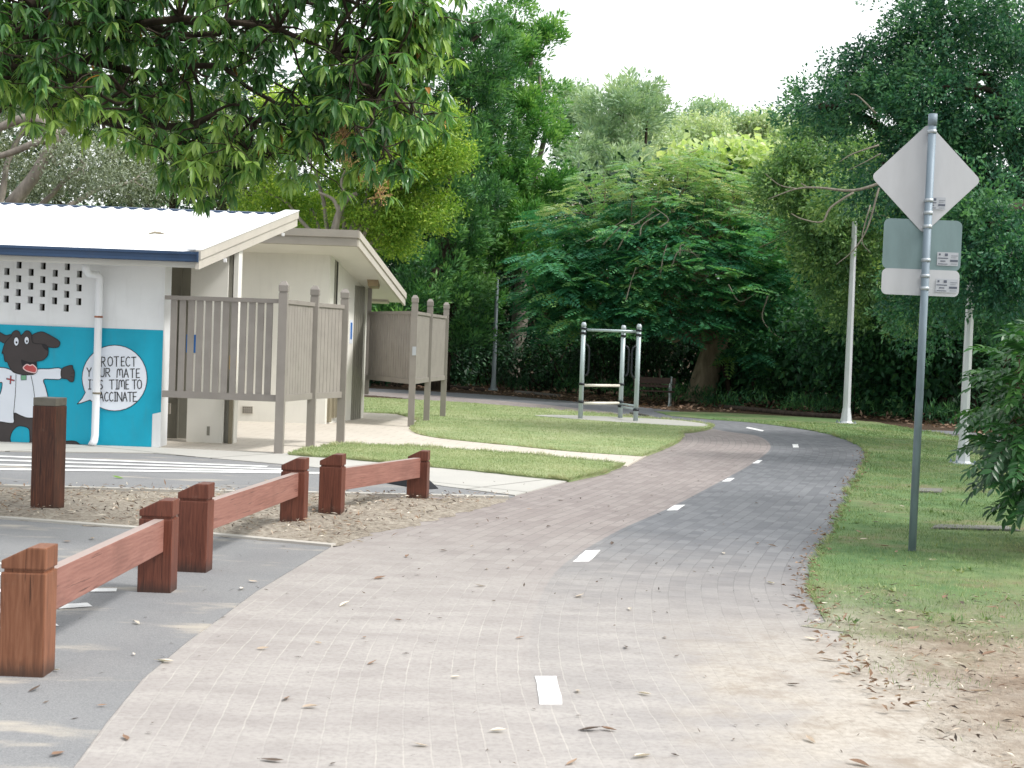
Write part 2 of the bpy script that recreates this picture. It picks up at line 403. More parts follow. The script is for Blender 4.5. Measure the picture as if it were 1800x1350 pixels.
CENTRE_PX = [(1085, 1500), (1022, 1375), (967, 1240), (948, 1165), (952, 1090), (980, 1020), (1020, 981), (1100, 933), (1188, 893), (1278, 845), (1334, 812), (1360, 786), (1335, 767), (1270, 757), (1160, 736), (1000, 716), (850, 702), (640, 688)]
cl = [G(*p) for p in CENTRE_PX]
cl = [Vector((cl[0].x + .9, 2.0, 0))] + cl + [Vector((-16, cl[-1].y + 3, 0))]
CLP = np.array([tuple(p[:2]) for p in smooth_open([tuple(p[:2]) for p in cl], 14)])
def nearest(px_, py_):
    pts = np.stack([px_, py_], 1)
    seg = CLP[1:] - CLP[:-1]; L = np.linalg.norm(seg, axis=1); cum = np.concatenate([[0], np.cumsum(L)])
    best = np.full(len(pts), 1e9); S_ = np.zeros(len(pts)); D_ = np.zeros(len(pts))
    for i in range(len(seg)):
        if L[i] < 1e-6: continue
        rel = pts - CLP[i]; t_ = np.clip(rel @ seg[i] / L[i] ** 2, 0, 1)
        dv = rel - t_[:, None] * seg[i]; dd = np.linalg.norm(dv, axis=1)
        cr = seg[i][0] * rel[:, 1] - seg[i][1] * rel[:, 0]
        ok = dd < best
        best[ok] = dd[ok]; S_[ok] = cum[i] + t_[ok] * L[i]; D_[ok] = (dd * np.where(cr > 0, -1, 1))[ok]
    return S_, D_
def path():
    xs = np.arange(-17, 11, .2); ys = np.arange(2.6, 46, .2)
    X, Y = np.meshgrid(xs, ys); nx = len(xs)
    s_, d_ = nearest(X.ravel(), Y.ravel())
    V = np.stack([X.ravel(), Y.ravel(), np.full(X.size, .006)], 1)
    Q = np.array([(j * nx + i, j * nx + i + 1, (j + 1) * nx + i + 1, (j + 1) * nx + i) for j in range(len(ys) - 1) for i in range(nx - 1)])
    lim = np.where(V[:, 1] > 31, 2.6, 6.5)
    keep = (np.abs(d_)[Q] < lim[Q]).all(1) & (np.ptp(s_[Q], axis=1) < 1.5)
    a = Acc(); a.add(V, Q[keep]); me = a.mesh('path')
    uv = me.uv_layers.new(name='course')
    vi = np.zeros(len(me.loops), np.int32); me.loops.foreach_get('vertex_index', vi)
    uv.data.foreach_set('uv', np.stack([s_[vi], d_[vi]], 1).astype(np.float32).ravel())
    tag(link('path', me, M_PAVER), kind='structure')
path()

# asphalt of the car park (near bay and far lane)
near_as = gp((0, 915), (300, 938), (580, 964), (520, 1000), (450, 1042), (390, 1087), (330, 1130), (250, 1197), (190, 1270), (130, 1352), (60, 1480))
near_as += [Vector((-2.6, 3, 0)), Vector((-14, 3, 0)), Vector((-14, near_as[0].y + .6, 0))]
tag(sheet('asphalt', near_as, .011, M_ASPH), kind='structure')
far_as = gp((0, 796), (270, 799), (490, 818), (600, 828), (665, 838), (780, 857), (905, 874), (895, 877), (700, 873), (560, 869.5), (300, 865), (0, 857))
far_as = [Vector((-14, far_as[0].y + .1, 0))] + far_as + [Vector((-14, far_as[-1].y, 0))]
tag(sheet('asphalt', far_as, .011, M_ASPH), kind='structure')
# concrete edge strips (slightly proud)
def strip(name, pts, w, z0, z1, m):
    a = Acc(); pts = [Vector(p[:2]) for p in pts]
    for p, q in zip(pts[:-1], pts[1:]):
        n = Vector((-(q - p).y, (q - p).x)).normalized() * w
        b = [(*p, z0), (*q, z0), (*(q + n), z0), (*(p + n), z0)]
        a.hexa(b, [(x, y, z1) for x, y, _ in b])
    return tag(a.build(name, m), kind='structure')
strip('kerb', [Vector((-14, G(0, 858).y, 0))] + gp((0, 858), (300, 866), (560, 870.5), (700, 873.5), (895, 877.5)), .09, 0, .03, M_KERB)
strip('kerb', [Vector((-14, G(0, 913).y + .5, 0))] + gp((0, 914.5), (300, 937.5), (582, 963.5)), .08, 0, .026, M_KERB)
# white hatching of the far bay and the near bay, painted on the asphalt
a = Acc()
def stripe(p0, p1, w, z=.0155):
    p0, p1 = Vector(p0[:2]), Vector(p1[:2]); n = Vector((-(p1 - p0).y, (p1 - p0).x)).normalized() * w / 2
    a.add([(*(p0 - n), z), (*(p1 - n), z), (*(p1 + n), z), (*(p0 + n), z)], [(0, 1, 2, 3)])
for y0, y1, xe in ((804, 822, 470), (811, 827, 505), (819, 831, 520), (827, 833.5, 565)):
    q = G(0, y0); e = G(xe, y1); d = (e - q).normalized()
    stripe(q - d * 6, e, .17 if y0 < 820 else .2)
o = a.build('hatch_marking', M_LINE); tag(o, kind='structure')
a = Acc()
for (x0, y0), (x1, y1), w in (((-40, 993), (150, 1000), .07), ((-60, 1013), (200, 1013), .11), ((-60, 1043), (205, 1041), .11), ((-60, 1082), (158, 1067), .12), ((-90, 1118), (98, 1101), .12)):
    q, e = G(x0, y0), G(x1, y1); stripe(q - (e - q).normalized() * 1.5, e, w)
o = a.build('hatch_marking', M_LINE); tag(o, kind='structure')
# concrete footpath in front of the building, paving round it, pad
apron = gp((0, 778), (290, 782), (420, 775), (520, 776), (640, 780), (720, 800), (1000, 830), (1020, 840), (1000, 847), (905, 873), (780, 857), (665, 838), (600, 828), (490, 817.5), (270, 798.5), (0, 795))
apron = [Vector((-14, apron[0].y + .3, 0))] + apron + [Vector((-14, apron[-1].y, 0))]
tag(sheet('footpath', apron, .018, M_CONC), kind='structure')
pav = gp((300, 789.5), (500, 799), (600, 792), (760, 800), (900, 812), (1102, 822), (1136, 803), (1000, 790), (860, 776), (780, 766), (780, 734), (700, 726), (640, 724)) + [Vector((-5.2, 30, 0)), Vector((-9, 30, 0)), Vector((-9, 18.7, 0))]
tag(sheet('paved_area', pav, .023, M_PAVE2), kind='structure')
# lawns
isl = smooth_open([tuple(p[:2]) for p in gp((507, 802), (545, 793), (600, 785.5), (650, 785), (700, 787), (800, 793.5), (900, 800.5), (1000, 809.5), (1098, 819.5))], 5)
isl += [tuple(p[:2]) for p in gp((1098, 819.5), (1068, 833), (1000, 848.5), (850, 833), (700, 818), (600, 809))]
ISLAND = rough_edge(isl, .18, .018)
tag(sheet('lawn', ISLAND, .031, M_TURF), kind='structure')
lw = smooth_open([tuple(p[:2]) for p in gp((735, 741), (724, 758), (745, 768), (800, 776), (900, 786), (1000, 796), (1128, 805))], 5)
lw += smooth_open([tuple(p[:2]) for p in gp((1130, 805), (1160, 794), (1188, 781), (1201, 769), (1196, 763.5), (1226, 760), (1254, 752), (1225, 745), (1150, 737), (1018, 726), (900, 716), (800, 708.5), (700, 703))], 4)
lw += [(-7, G(700, 703).y + .8), (-12, 38), (-12, 31), tuple(G(640, 727)[:2]), tuple(G(700, 730)[:2])]
LAWN = rough_edge(lw, .22, .02)
tag(sheet('lawn', LAWN, .031, M_TURF), kind='structure')
pc = [(940, 733), (980, 737), (1040, 741.5), (1120, 747), (1200, 751.5), (1238, 752), (1240, 748), (1190, 741.5), (1120, 737.5), (1040, 734), (980, 732)]
tag(sheet('concrete_pad', smooth_closed([tuple(G(*p)[:2]) for p in pc], 4), .038, M_PAD), kind='structure')
rv = smooth_open([tuple(p[:2]) for p in gp((1800, 1460), (1690, 1330), (1610, 1255), (1530, 1190), (1478, 1130), (1442, 1080), (1422, 1030), (1432, 985), (1470, 930), (1490, 870), (1514, 830), (1524, 797), (1506, 783), (1470, 768), (1420, 756.5), (1360, 748), (1310, 742.5), (1255, 738.5), (1180, 732))], 6)
rv += [tuple(p[:2]) for p in gp((1150, 724), (1260, 726), (1340, 730), (1460, 736.5), (1540, 743), (1640, 762), (1760, 785))] + [(16, 22), (16, 2.5), (3.2, 2.5)]
VERGE = [p + Vector((random.gauss(0, .09), 0)) if p.y < 8 and p.x < 3.2 and p.y > 2.6 else p for p in rough_edge(rv, .12, .03)]
tag(sheet('verge', VERGE, .028, M_TURF2, None, lambda x, y: .0066 + .0104 * min(1, max(0, (y - 7.4) / 1.8))), kind='structure')
# sandy mulch bed, gently mounded
def mulch():
    pl = gp((0, 859), (300, 867), (560, 871.5), (700, 875), (905, 878), (850, 893), (800, 906), (740, 922), (680, 934), (640, 945), (588, 963), (300, 936), (0, 914))
    pl = [Vector((-14, pl[0].y, 0))] + pl + [Vector((-14, pl[-1].y + .5, 0))]
    pl = rough_edge(pl, .10, .04)
    poly = np.array([tuple(p[:2]) for p in pl])
    bm = bmesh.new()
    xr_ = G(600, 955).x
    f = bm.faces.new([bm.verts.new((x, y, .0078 if x > xr_ else .014)) for x, y in poly])
    if f.normal.z < 0: f.normal_flip()
    bmesh.ops.triangulate(bm, faces=[f])
    for _ in range(4):
        es = [e for e in bm.edges if e.calc_length() > .22]
        if not es: break
        bmesh.ops.subdivide_edges(bm, edges=es, cuts=1); bmesh.ops.triangulate(bm, faces=bm.faces[:])
    for v in bm.verts:
        if not v.is_boundary:
            p = np.array(v.co[:2]); d = np.min(np.linalg.norm(poly - p, axis=1))
            v.co.z = .010 + min(.055, d * .12) * (.6 + .4 * math.sin(v.co.x * 5.1) * math.cos(v.co.y * 6.3)) + random.uniform(0, .006)
    for f in bm.faces:
        if f.normal.z < 0: f.normal_flip()
        f.smooth = True
    me = bpy.data.meshes.new('mulch_bed'); bm.to_mesh(me); bm.free()
    tag(link('mulch_bed', me, M_MULCH), kind='structure')
    return poly
MULCH = mulch()
# dashes of the path centre line
for i, c4 in enumerate([((940, 1192), (978, 1192), (988, 1241), (948, 1241)), ((1029, 970), (1055, 969), (1035, 988.5), (1007, 989)), ((1186, 889.5), (1204, 889), (1191, 898), (1172, 898.5)), ((1280, 841.8), (1291, 841.6), (1283, 847), (1269, 847.3)), ((1332, 810), (1340, 810), (1333, 815), (1323, 815.3)), ((1393, 781.8), (1403, 781.6), (1404, 787.2), (1394, 787.4)), ((1315, 751.2), (1343, 757.2), (1340, 759), (1311, 752.8))]):
    pts = gp(*c4)
    tag(sheet('lane_marking', rough_edge(pts, .12, .003), .0105 + (.03 if False else 0), M_DASH), kind='structure')

def inside(poly, x, y):
    poly = np.asarray([(p[0], p[1]) for p in poly]); r = np.zeros(len(x), bool); j = len(poly) - 1
    for i in range(len(poly)):
        xi, yi = poly[i]; xj, yj = poly[j]
        c = ((yi > y) != (yj > y)) & (x < (xj - xi) * (y - yi) / (yj - yi + 1e-12) + xi)
        r ^= c; j = i
    return r
def scatter(poly, n, x0, x1, y0, y1, pw=1.0):
    x = RNG.uniform(x0, x1, n); y = y0 + (y1 - y0) * RNG.random(n) ** pw
    k = inside(poly, x, y) & (np.abs(x) < .40 * y + .6)
    return x[k], y[k]
def unit(n): 
    v = RNG.normal(size=(n, 3)); return v / np.linalg.norm(v, axis=1)[:, None]
def lumpy(x, y, f=1.0, s=0): 
    return .5 + .25 * (np.sin(x * 1.7 * f + 1.3 + s) * np.cos(y * 1.3 * f + s) + np.sin((x + y) * 3.1 * f + 2 * s) * np.cos((x - y) * 2.3 * f))

M_BLADE = leafmat('grass_blade', S(98, 124, 84), S(130, 152, 104), S(168, 174, 132), .22, .6, .2)
M_BLADE2 = leafmat('lawn_blade', S(138, 156, 112), S(162, 174, 130), S(192, 192, 158), .2, .6, .2)
def blades(name, poly, n, box, L, W, z, pw=1.0, sandy=None, m=None, hole=None):
    x, y = scatter(poly, n, *box, pw)
    if hole is not None: k = ~inside(hole, x, y); x, y = x[k], y[k]
    if sandy:
        lim = y + (lumpy(x, y, 1.2) - .5) * 4
        k = RNG.random(len(x)) < np.clip((lim - sandy[0]) / (sandy[1] - sandy[0]), .02, 1); x, y = x[k], y[k]
    pat = lumpy(x * 1.3, y * .9, 1.15, 6) + .35 * (lumpy(x, y, 4.3, 2) - .5)
    if name == 'grass' and m is None:
        k = RNG.random(len(x)) < np.clip((pat - .12) * 3.2, .12, 1); x, y, pat = x[k], y[k], pat[k]
    L = L * np.clip(.55 + .8 * pat, .5, 1.5)
    n = len(x); c = np.stack([x, y, np.full(n, z)], 1)
    d = np.stack([RNG.normal(0, .5, n), RNG.normal(0, .5, n), np.ones(n)], 1)
    nn_ = unit(n)
    dep = np.clip(y / 12, .8, 3)
    v = np.clip(.75 * lumpy(x, y, .9, 2) + RNG.normal(.1, .22, n), 0, 1)
    a = Acc(); a.leaves(c, d, nn_, L * RNG.uniform(.5, 1.3, n), W * dep * RNG.uniform(.7, 1.3, n), v, 0, 0)
    tag(a.build(name, m or M_BLADE), kind='stuff')
blades('grass', VERGE, 330000, (1.2, 12, 5, 32), .036, .0044, .016, 1.7, (6.8, 9.6))
blades('grass', LAWN, 210000, (-8, 6, 19, 40), .024, .0042, .031, m=M_BLADE2, hole=[G(*p)[:2] for p in pc])
blades('grass', ISLAND, 90000, (-3.5, 2, 15, 21), .024, .004, .031, m=M_BLADE2)

def edge_tufts(poly, n, z, m, keep):
    pl = np.array([tuple(p[:2]) for p in poly]); seg = np.roll(pl, -1, 0) - pl; L = np.linalg.norm(seg, axis=1)
    i = RNG.choice(len(pl), n, p=L / L.sum()); p = pl[i] + seg[i] * RNG.random((n, 1))
    k = keep(p[:, 0], p[:, 1]); p, i = p[k], i[k]; n = len(p)
    nr = np.stack([-seg[i][:, 1], seg[i][:, 0]], 1) / (L[i][:, None] + 1e-9)
    io = np.where(inside(poly, (p + nr * .02)[:, 0], (p + nr * .02)[:, 1]), -1, 1)[:, None]; nr = nr * io      # outward
    dens = lumpy(p[:, 0], p[:, 1], 3.1, 1); kk = RNG.random(n) < np.clip(dens * 1.5 - .1, .1, 1)
    p, nr, dens = p[kk], nr[kk], dens[kk]; n = len(p)
    c = np.concatenate([p - nr * np.abs(RNG.normal(0, .02, (n, 1))), np.full((n, 1), z)], 1)
    d = np.concatenate([nr * RNG.uniform(.1, 1.3, (n, 1)) + RNG.normal(0, .4, (n, 2)), RNG.uniform(.3, 1.1, (n, 1))], 1)
    sc = np.clip(p[:, 1] / 14, .7, 2)
    a = Acc(); a.leaves(c, d, unit(n), RNG.uniform(.03, .075, n) * (.5 + dens), .0048 * sc, np.clip(dens + RNG.normal(0, .25, n), 0, 1), 0, 0)
    tag(a.build('grass', m), kind='stuff')
edge_tufts(VERGE, 26000, .014, M_BLADE, lambda x, y: (y > 8.2) & (y < 30) & (x < .4 * y))
edge_tufts(LAWN, 16000, .028, M_BLADE2, lambda x, y: (y > 14) & (y < 34))
edge_tufts(ISLAND, 12000, .028, M_BLADE2, lambda x, y: y > 10)
def verge_weeds():
    a = Acc(); n = 520; x = RNG.uniform(1.5, 8, n); y = RNG.uniform(8, 24, n); k = inside(VERGE, x, y) & (lumpy(x, y, 1.0, 9) > .52); x, y = x[k], y[k]
    per = 9; m_ = len(x) * per; C = np.repeat(np.stack([x, y, np.full(len(x), .018)], 1), per, 0) + RNG.normal(0, .02, (m_, 3)) * [1, 1, 0]
    d = unit(m_); d[:, 2] = np.abs(d[:, 2]) * .6 + .15
    a.leaves(C, d, np.array([0, 0, 1.]) + unit(m_) * .3, RNG.uniform(.03, .065, m_), RNG.uniform(.012, .022, m_), np.clip(np.repeat(RNG.uniform(.1, .8, len(x)), per) + RNG.normal(0, .1, m_), 0, 1))
    tag(a.build('weeds', M_BLADE), kind='stuff')
verge_weeds()

# ------------------------------------------------------------------ materials of built things
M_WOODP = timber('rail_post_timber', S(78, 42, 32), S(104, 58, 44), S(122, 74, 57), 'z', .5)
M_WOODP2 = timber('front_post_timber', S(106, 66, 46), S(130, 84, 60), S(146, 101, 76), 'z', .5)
M_WOODR = timber('rail_timber', S(124, 84, 75), S(146, 103, 92), S(160, 118, 106), 'x', .5, .75)
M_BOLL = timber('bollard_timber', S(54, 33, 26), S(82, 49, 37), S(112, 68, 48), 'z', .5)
M_BCAP = paint('bollard_cap_grey', S(118, 114, 104), .2, .6, 9, .1)
M_WHITE = paint('white_masonry', S(234, 236, 238), .06, .6, 1.5, .06, .10)
M_CREAM = paint('cream_render', S(234, 232, 224), .05, .65, 1.2, .06, .08)
M_TEAL = paint('mural_teal', S(10, 166, 196), .10, .5, 1.4, .12, .10)
M_NAVY = paint('gutter_navy', S(56, 80, 112), .1, .35, 3, .02, .1)
M_ROOF = paint('roof_white_steel', (.84, .85, .86, 1), .03, .4, 1, .01, .03)
M_BARGE = paint('barge_beige', S(196, 190, 180), .05, .5, 2, .02, .08)
M_FASC = paint('fascia_taupe', S(160, 154, 144), .06, .5, 2, .02, .06)
M_SOFF = paint('soffit_white', S(224, 222, 214), .04, .6, 1.5, .02)
M_TAUPE = paint('screen_taupe', S(146, 140, 134), .08, .5, 3, .05, .08)
M_TAUPED = paint('screen_taupe_slat', S(150, 144, 138), .08, .5, 4, .05, .06)
M_DOOR = paint('door_grey', S(142, 140, 130), .08, .55, 2, .03, .1)
M_DARK = paint('interior_shade', (.03, .027, .024, 1), .2, .9, 3)  # near-black colour stands in for the shade inside openings
M_BROWNP = paint('post_olive', S(140, 132, 112), .1, .6, 3)
M_PIPE = paint('white_pvc', S(236, 238, 242), .03, .35, 2, .01, .05)
M_RUST = paint('rusty_band', S(170, 110, 80), .2, .7, 20)
M_BLACKP = paint('mural_black', S(38, 36, 40), .1, .6, 3)
M_DOGP = paint('mural_charcoal', S(68, 62, 62), .08, .6, 4)
M_MWHITE = paint('mural_white', S(226, 232, 242), .03, .6, 2)
M_MRED = paint('mural_red', S(190, 84, 84), .1, .6, 6)
M_MPINK = paint('mural_pink', S(228, 196, 196), .05, .6, 6)
M_MGREEN = paint('mural_green', S(120, 176, 140), .1, .6, 6)
M_BLUE = paint('sign_blue', S(40, 110, 190), .05, .4, 6)
M_YEL = paint('sign_yellow', S(238, 184, 50), .05, .4, 6)
M_LAMP = paint('lamp_cover', S(150, 132, 104), .2, .5, 9)
M_STEEL = metal('galvanised_pole', S(134, 150, 162), .55, .12, .25)
M_ALU = metal('sign_aluminium', S(196, 198, 202), .55, .12, .06)
M_ALU2 = metal('sign_aluminium_raw', S(128, 150, 152), .45, .35, .12)
M_CLAMP = metal('clamp_steel', S(186, 194, 200), .45, .3, .15)
M_STICK = paint('sticker_pale', S(180, 184, 191), .03, .5, 9)
M_INK = paint('sticker_ink', S(92, 98, 112), .1, .5, 9)
M_POLE = metal('lamp_pole_white', S(206, 210, 214), .45, .3, .1)
M_POLED = metal('lamp_pole_grey', S(150, 162, 168), .5, .3, .15)
M_FRAME = metal('gym_post_steel', S(178, 192, 194), .45, .35, .1)
M_BARC = paint('gym_bar_cream', S(228, 224, 210), .05, .4, 6)
M_BLK = paint('black_plastic', S(34, 38, 46), .1, .45, 6)
M_RUB = paint('black_rubber', S(34, 36, 42), .15, .8, 8)
M_BENCHW = timber('bench_timber', S(40, 28, 22), S(60, 42, 34), S(78, 58, 46), 'x', .6)
M_IRON = paint('cast_iron_grey', S(150, 160, 160), .2, .5, 8)

# ------------------------------------------------------------------ toilet block
blk = thing('toilet_block', 'white and cream toilet block with corrugated roof and a dog mural on teal paint', 'building', (-5.5, 20, 0))
YW = 18.6
def wallpt(px, py, off=0.0): p = P(px, py, YW - off); return p
# front wall: solid below, hit-and-miss brickwork above, plain pier at the right
a = Acc()
xl, xp, xr = -10.5, P(149, 600, YW).x, P(286, 650, YW).x
a.box(xl, xp, YW, YW + .11, 0, 1.821)
rows = [1.868 + .0938 * i for i in range(7)]
xe = [P(32, 520, YW).x + .329 * k for k in range(-12, 3)]
xo = [P(11, 520, YW).x + .329 * k for k in range(-12, 4)]
for i, zc in enumerate(rows):
    hs = sorted(xe if i % 2 == 0 else xo); prev = xl
    for h in hs:
        if h - .035 > prev and h + .035 < xp - .02:
            a.box(prev, h - .035, YW, YW + .11, zc - .0469 + (.0005), zc + .0469 - .0005); prev = h + .035
    a.box(prev, xp, YW, YW + .11, zc - .0469 + .0005, zc + .0469 - .0005)
a.box(xl, xp, YW, YW + .11, rows[-1] + .047, 2.62)
a.box(xp, xr, YW - .02, YW + .16, 0, 2.62)
a.box(xr - .14, xr - .002, YW + .16, 18.95, 0, 2.60)
front = a.build('wall', M_WHITE, blk)
# mural on the front wall
def wall_poly(pts, off): return [tuple(wallpt(x, y, off)) for x, y in pts]
xm = xr - .002
mur = [(xl, YW - .024, .02), (xm - .115, YW - .024, .02), (xm - .115, YW - .024, .47), (xm, YW - .024, .5), (xm, YW - .024, 1.615), (xl, YW - .024, 1.615)]
mural = link('mural', poly_mesh('mural', mur, .0), M_TEAL, blk)
Z = lambda pts: [(x / 5.87, 570 + y / 5.87) for x, y in pts]
def shape(name, pts, off, m, sm=True, outline=None, lw=.012):
    q = smooth_closed(pts, 4) if sm else pts
    o = link(name, poly_mesh(name, wall_poly(q, off), 0), m, mural)
    if outline:
        stroke(name + '_outline', [q + [q[0]]], off + .001, lw, outline)
    return o
def stroke(name, lines, off, w, m):
    ac = Acc()
    for ln in lines:
        pts = [wallpt(x, y, off) for x, y in ln]
        for k, (p, q) in enumerate(zip(pts[:-1], pts[1:])):
            d = (q - p)
            if d.length < 1e-5: continue
            d.normalize(); n = Vector((-d.z, 0, d.x)) * w / 2; e = d * w * .35
            o_ = Vector((0, -.00005 * (k % 7), 0))
            ac.add([p - n - e + o_, q - n + e + o_, q + n + e + o_, p + n - e + o_], [(0, 1, 2, 3)])
    return ac.build(name, m, mural)
shape('dog_legs', Z([(-200, 1262), (-200, 1000), (0, 960), (140, 915), (300, 950), (450, 940), (560, 1000), (600, 1150), (640, 1205), (740, 1203), (800, 1220), (812, 1280), (330, 1283), (310, 1200), (300, 1085), (240, 1052), (180, 1055), (130, 1100), (105, 1170), (115, 1230), (135, 1268)]), .028, M_DOGP, True, M_BLACKP, .01)
shape('dog_coat', Z([(0, 445), (100, 465), (150, 500), (240, 520), (330, 515), (380, 465), (500, 460), (628, 457), (630, 560), (540, 568), (450, 572), (470, 650), (495, 760), (495, 900), (440, 955), (300, 967), (220, 945), (150, 915), (142, 960), (135, 1020), (0, 1005), (-120, 990), (-60, 800), (0, 720), (22, 625), (0, 600), (-150, 640), (-260, 560), (-150, 470)]), .032, M_MWHITE, True, M_BLACKP, .01)
for ln in ([(165, 515), (163, 620), (158, 720), (140, 920)], [(320, 530), (345, 650), (358, 760), (350, 900)]): stroke('coat_seam', [Z(ln)], .035, .007, M_BLACKP)
shape('dog_ear', Z([(-220, 130), (-60, 70), (0, 85), (60, 115), (120, 110), (90, 200), (30, 190), (0, 175), (-100, 200)]), .034, M_DOGP, True, M_BLACKP, .01)
shape('dog_ear', Z([(325, 120), (420, 78), (500, 105), (600, 165), (618, 200), (590, 238), (500, 235), (440, 205), (340, 195)]), .034, M_DOGP, True, M_BLACKP, .01)
shape('dog_head', Z([(115, 120), (125, 90), (160, 65), (195, 75), (215, 115), (235, 100), (265, 70), (300, 72), (325, 110), (340, 190), (440, 205), (480, 225), (497, 270), (485, 330), (440, 370), (375, 385), (370, 420), (382, 480), (350, 515), (300, 520), (230, 520), (150, 495), (105, 455), (75, 390), (50, 380), (35, 300), (20, 300), (38, 230), (60, 180)]), .037, M_DOGP, True, M_BLACKP, .01)
ell = lambda cx, cy, rx, ry, n=14: [(cx + rx * math.cos(k / n * 6.2832), cy + ry * math.sin(k / n * 6.2832)) for k in range(n)]
for cx, cy, rx, ry in ((168, 178, 26, 45), (275, 167, 25, 40)):
    shape('dog_eye', Z(ell(cx, cy, rx, ry)), .041, M_MWHITE, True, M_BLACKP, .007)
    shape('dog_pupil', Z(ell(cx + 2, cy + 9, 9, 12, 10)), .044, M_BLACKP)
shape('dog_nose', Z([(432, 206), (470, 208), (495, 235), (497, 275), (470, 262), (445, 240)]), .041, M_BLACKP)
shape('dog_mouth', Z([(218, 368), (260, 378), (320, 392), (376, 388), (380, 430), (384, 480), (350, 512), (290, 490), (240, 450)]), .041, M_BLACKP)
shape('dog_tongue', Z([(240, 448), (275, 415), (310, 425), (340, 418), (377, 458), (366, 498), (320, 494), (270, 478)]), .044, M_MRED, True, M_MPINK, .014)
shape('dog_hand', Z([(635, 465), (700, 430), (745, 425), (750, 450), (768, 490), (765, 550), (755, 590), (720, 590), (690, 565), (635, 550)]), .036, M_DOGP, True, M_BLACKP, .009)
for ln in ([(765, 500), (735, 505)], [(762, 545), (728, 540)]): stroke('finger_line', [Z(ln)], .039, .007, M_BLACKP)
stroke('red_cross', [Z([(70, 562), (145, 580)]), Z([(112, 535), (106, 612)])], .036, .022, M_INK)
stroke('red_cross', [Z([(76, 564), (139, 578)]), Z([(111, 541), (107, 606)])], .038, .014, M_MRED)
shape('name_badge', Z([(215, 527), (272, 525), (272, 574), (217, 576)]), .036, M_MGREEN, False, M_INK, .006)
B3 = lambda x, y: (x / 3.6, 560 + y / 3.6)
bub = [B3(725 + 206 * math.cos(t_), 376 + 208 * math.sin(t_)) for t_ in [R(k) for k in range(-200, 131, 10)]]
bub = bub + [B3(570, 515), B3(520, 532), B3(488, 541), B3(520, 505), B3(540, 468)]
shape('speech_bubble', bub, .030, M_MWHITE, False, M_BLACKP, .009)
GL = {'P': [[(0, 1), (0, 0), (.7, .05), (.8, .3), (.6, .5), (0, .55)]], 'R': [[(0, 1), (0, 0), (.7, .05), (.8, .28), (.6, .48), (0, .52)], [(.3, .52), (.85, 1)]],
      'O': [[(.45, 0), (.1, .15), (0, .5), (.12, .88), (.45, 1), (.8, .86), (.9, .5), (.8, .14), (.45, 0)]], 'T': [[(0, .02), (.9, 0)], [(.45, 0), (.47, 1)]],
      'E': [[(.8, 0), (0, .02), (0, 1), (.8, .98)], [(0, .5), (.65, .48)]], 'C': [[(.85, .1), (.5, 0), (.12, .2), (0, .55), (.15, .9), (.55, 1), (.88, .85)]],
      'Y': [[(0, 0), (.42, .5), (.85, 0)], [(.42, .5), (.42, 1)]], 'U': [[(0, 0), (.02, .75), (.2, .97), (.5, 1), (.75, .93), (.85, .7), (.85, 0)]],
      'M': [[(0, 1), (.05, .25), (.15, .05), (.32, .02), (.45, .2), (.48, .75)], [(.48, .2), (.6, .03), (.8, .03), (.92, .25), (.95, 1)]], 'A': [[(0, 1), (.4, 0), (.85, 1)], [(.15, .62), (.7, .62)]],
      'I': [[(.1, 0), (.9, 0)], [(.5, 0), (.5, 1)], [(.1, 1), (.9, 1)]], 'S': [[(.85, .1), (.5, 0), (.1, .15), (.15, .42), (.7, .58), (.85, .8), (.5, 1), (0, .92)]],
      'V': [[(0, 0), (.42, 1), (.85, 0)]], 'N': [[(0, 1), (0, 0), (.85, 1), (.85, 0)]], "'": [[(.5, 0), (.4, .25)]]}
TXT = [('P', 602, 26, 243, 304), ('R', 641, 30, 243, 303), ('O', 682, 34, 242, 300), ('T', 722, 32, 241, 302), ('E', 768, 24, 243, 300), ('C', 796, 30, 242, 302), ('T', 832, 32, 244, 302),
       ('Y', 550, 32, 312, 366), ('O', 594, 32, 314, 368), ('U', 634, 30, 314, 368), ('R', 670, 30, 314, 368), ('M', 740, 38, 318, 372), ('A', 785, 32, 318, 372), ('T', 824, 30, 318, 374), ('E', 863, 26, 318, 374),
       ('I', 558, 20, 388, 446), ('T', 586, 30, 388, 446), ("'", 616, 14, 388, 446), ('S', 630, 22, 390, 446), ('T', 692, 34, 388, 446), ('I', 731, 18, 388, 446), ('M', 752, 38, 388, 446), ('E', 797, 22, 388, 446), ('T', 836, 32, 388, 446), ('O', 869, 30, 388, 444),
       ('V', 596, 28, 466, 522), ('A', 629, 30, 464, 522), ('C', 662, 26, 466, 523), ('C', 692, 26, 466, 523), ('I', 721, 16, 466, 522), ('N', 742, 34, 466, 523), ('A', 778, 30, 466, 523), ('T', 808, 32, 466, 524), ('E', 843, 26, 466, 524)]
stroke('lettering', [[B3(x + u * w, y0 + v * (y1 - y0)) for u, v in ln] for ch, x, w, y0, y1 in TXT for ln in GL[ch]], .034, .0125, M_BLACKP)
# near-black inner wall, painting the shade seen through the holes
a = Acc(); a.box(xl, xp - .1, YW + .5, YW + .6, 0, 2.6); a.build('inner_wall', M_DARK, blk)
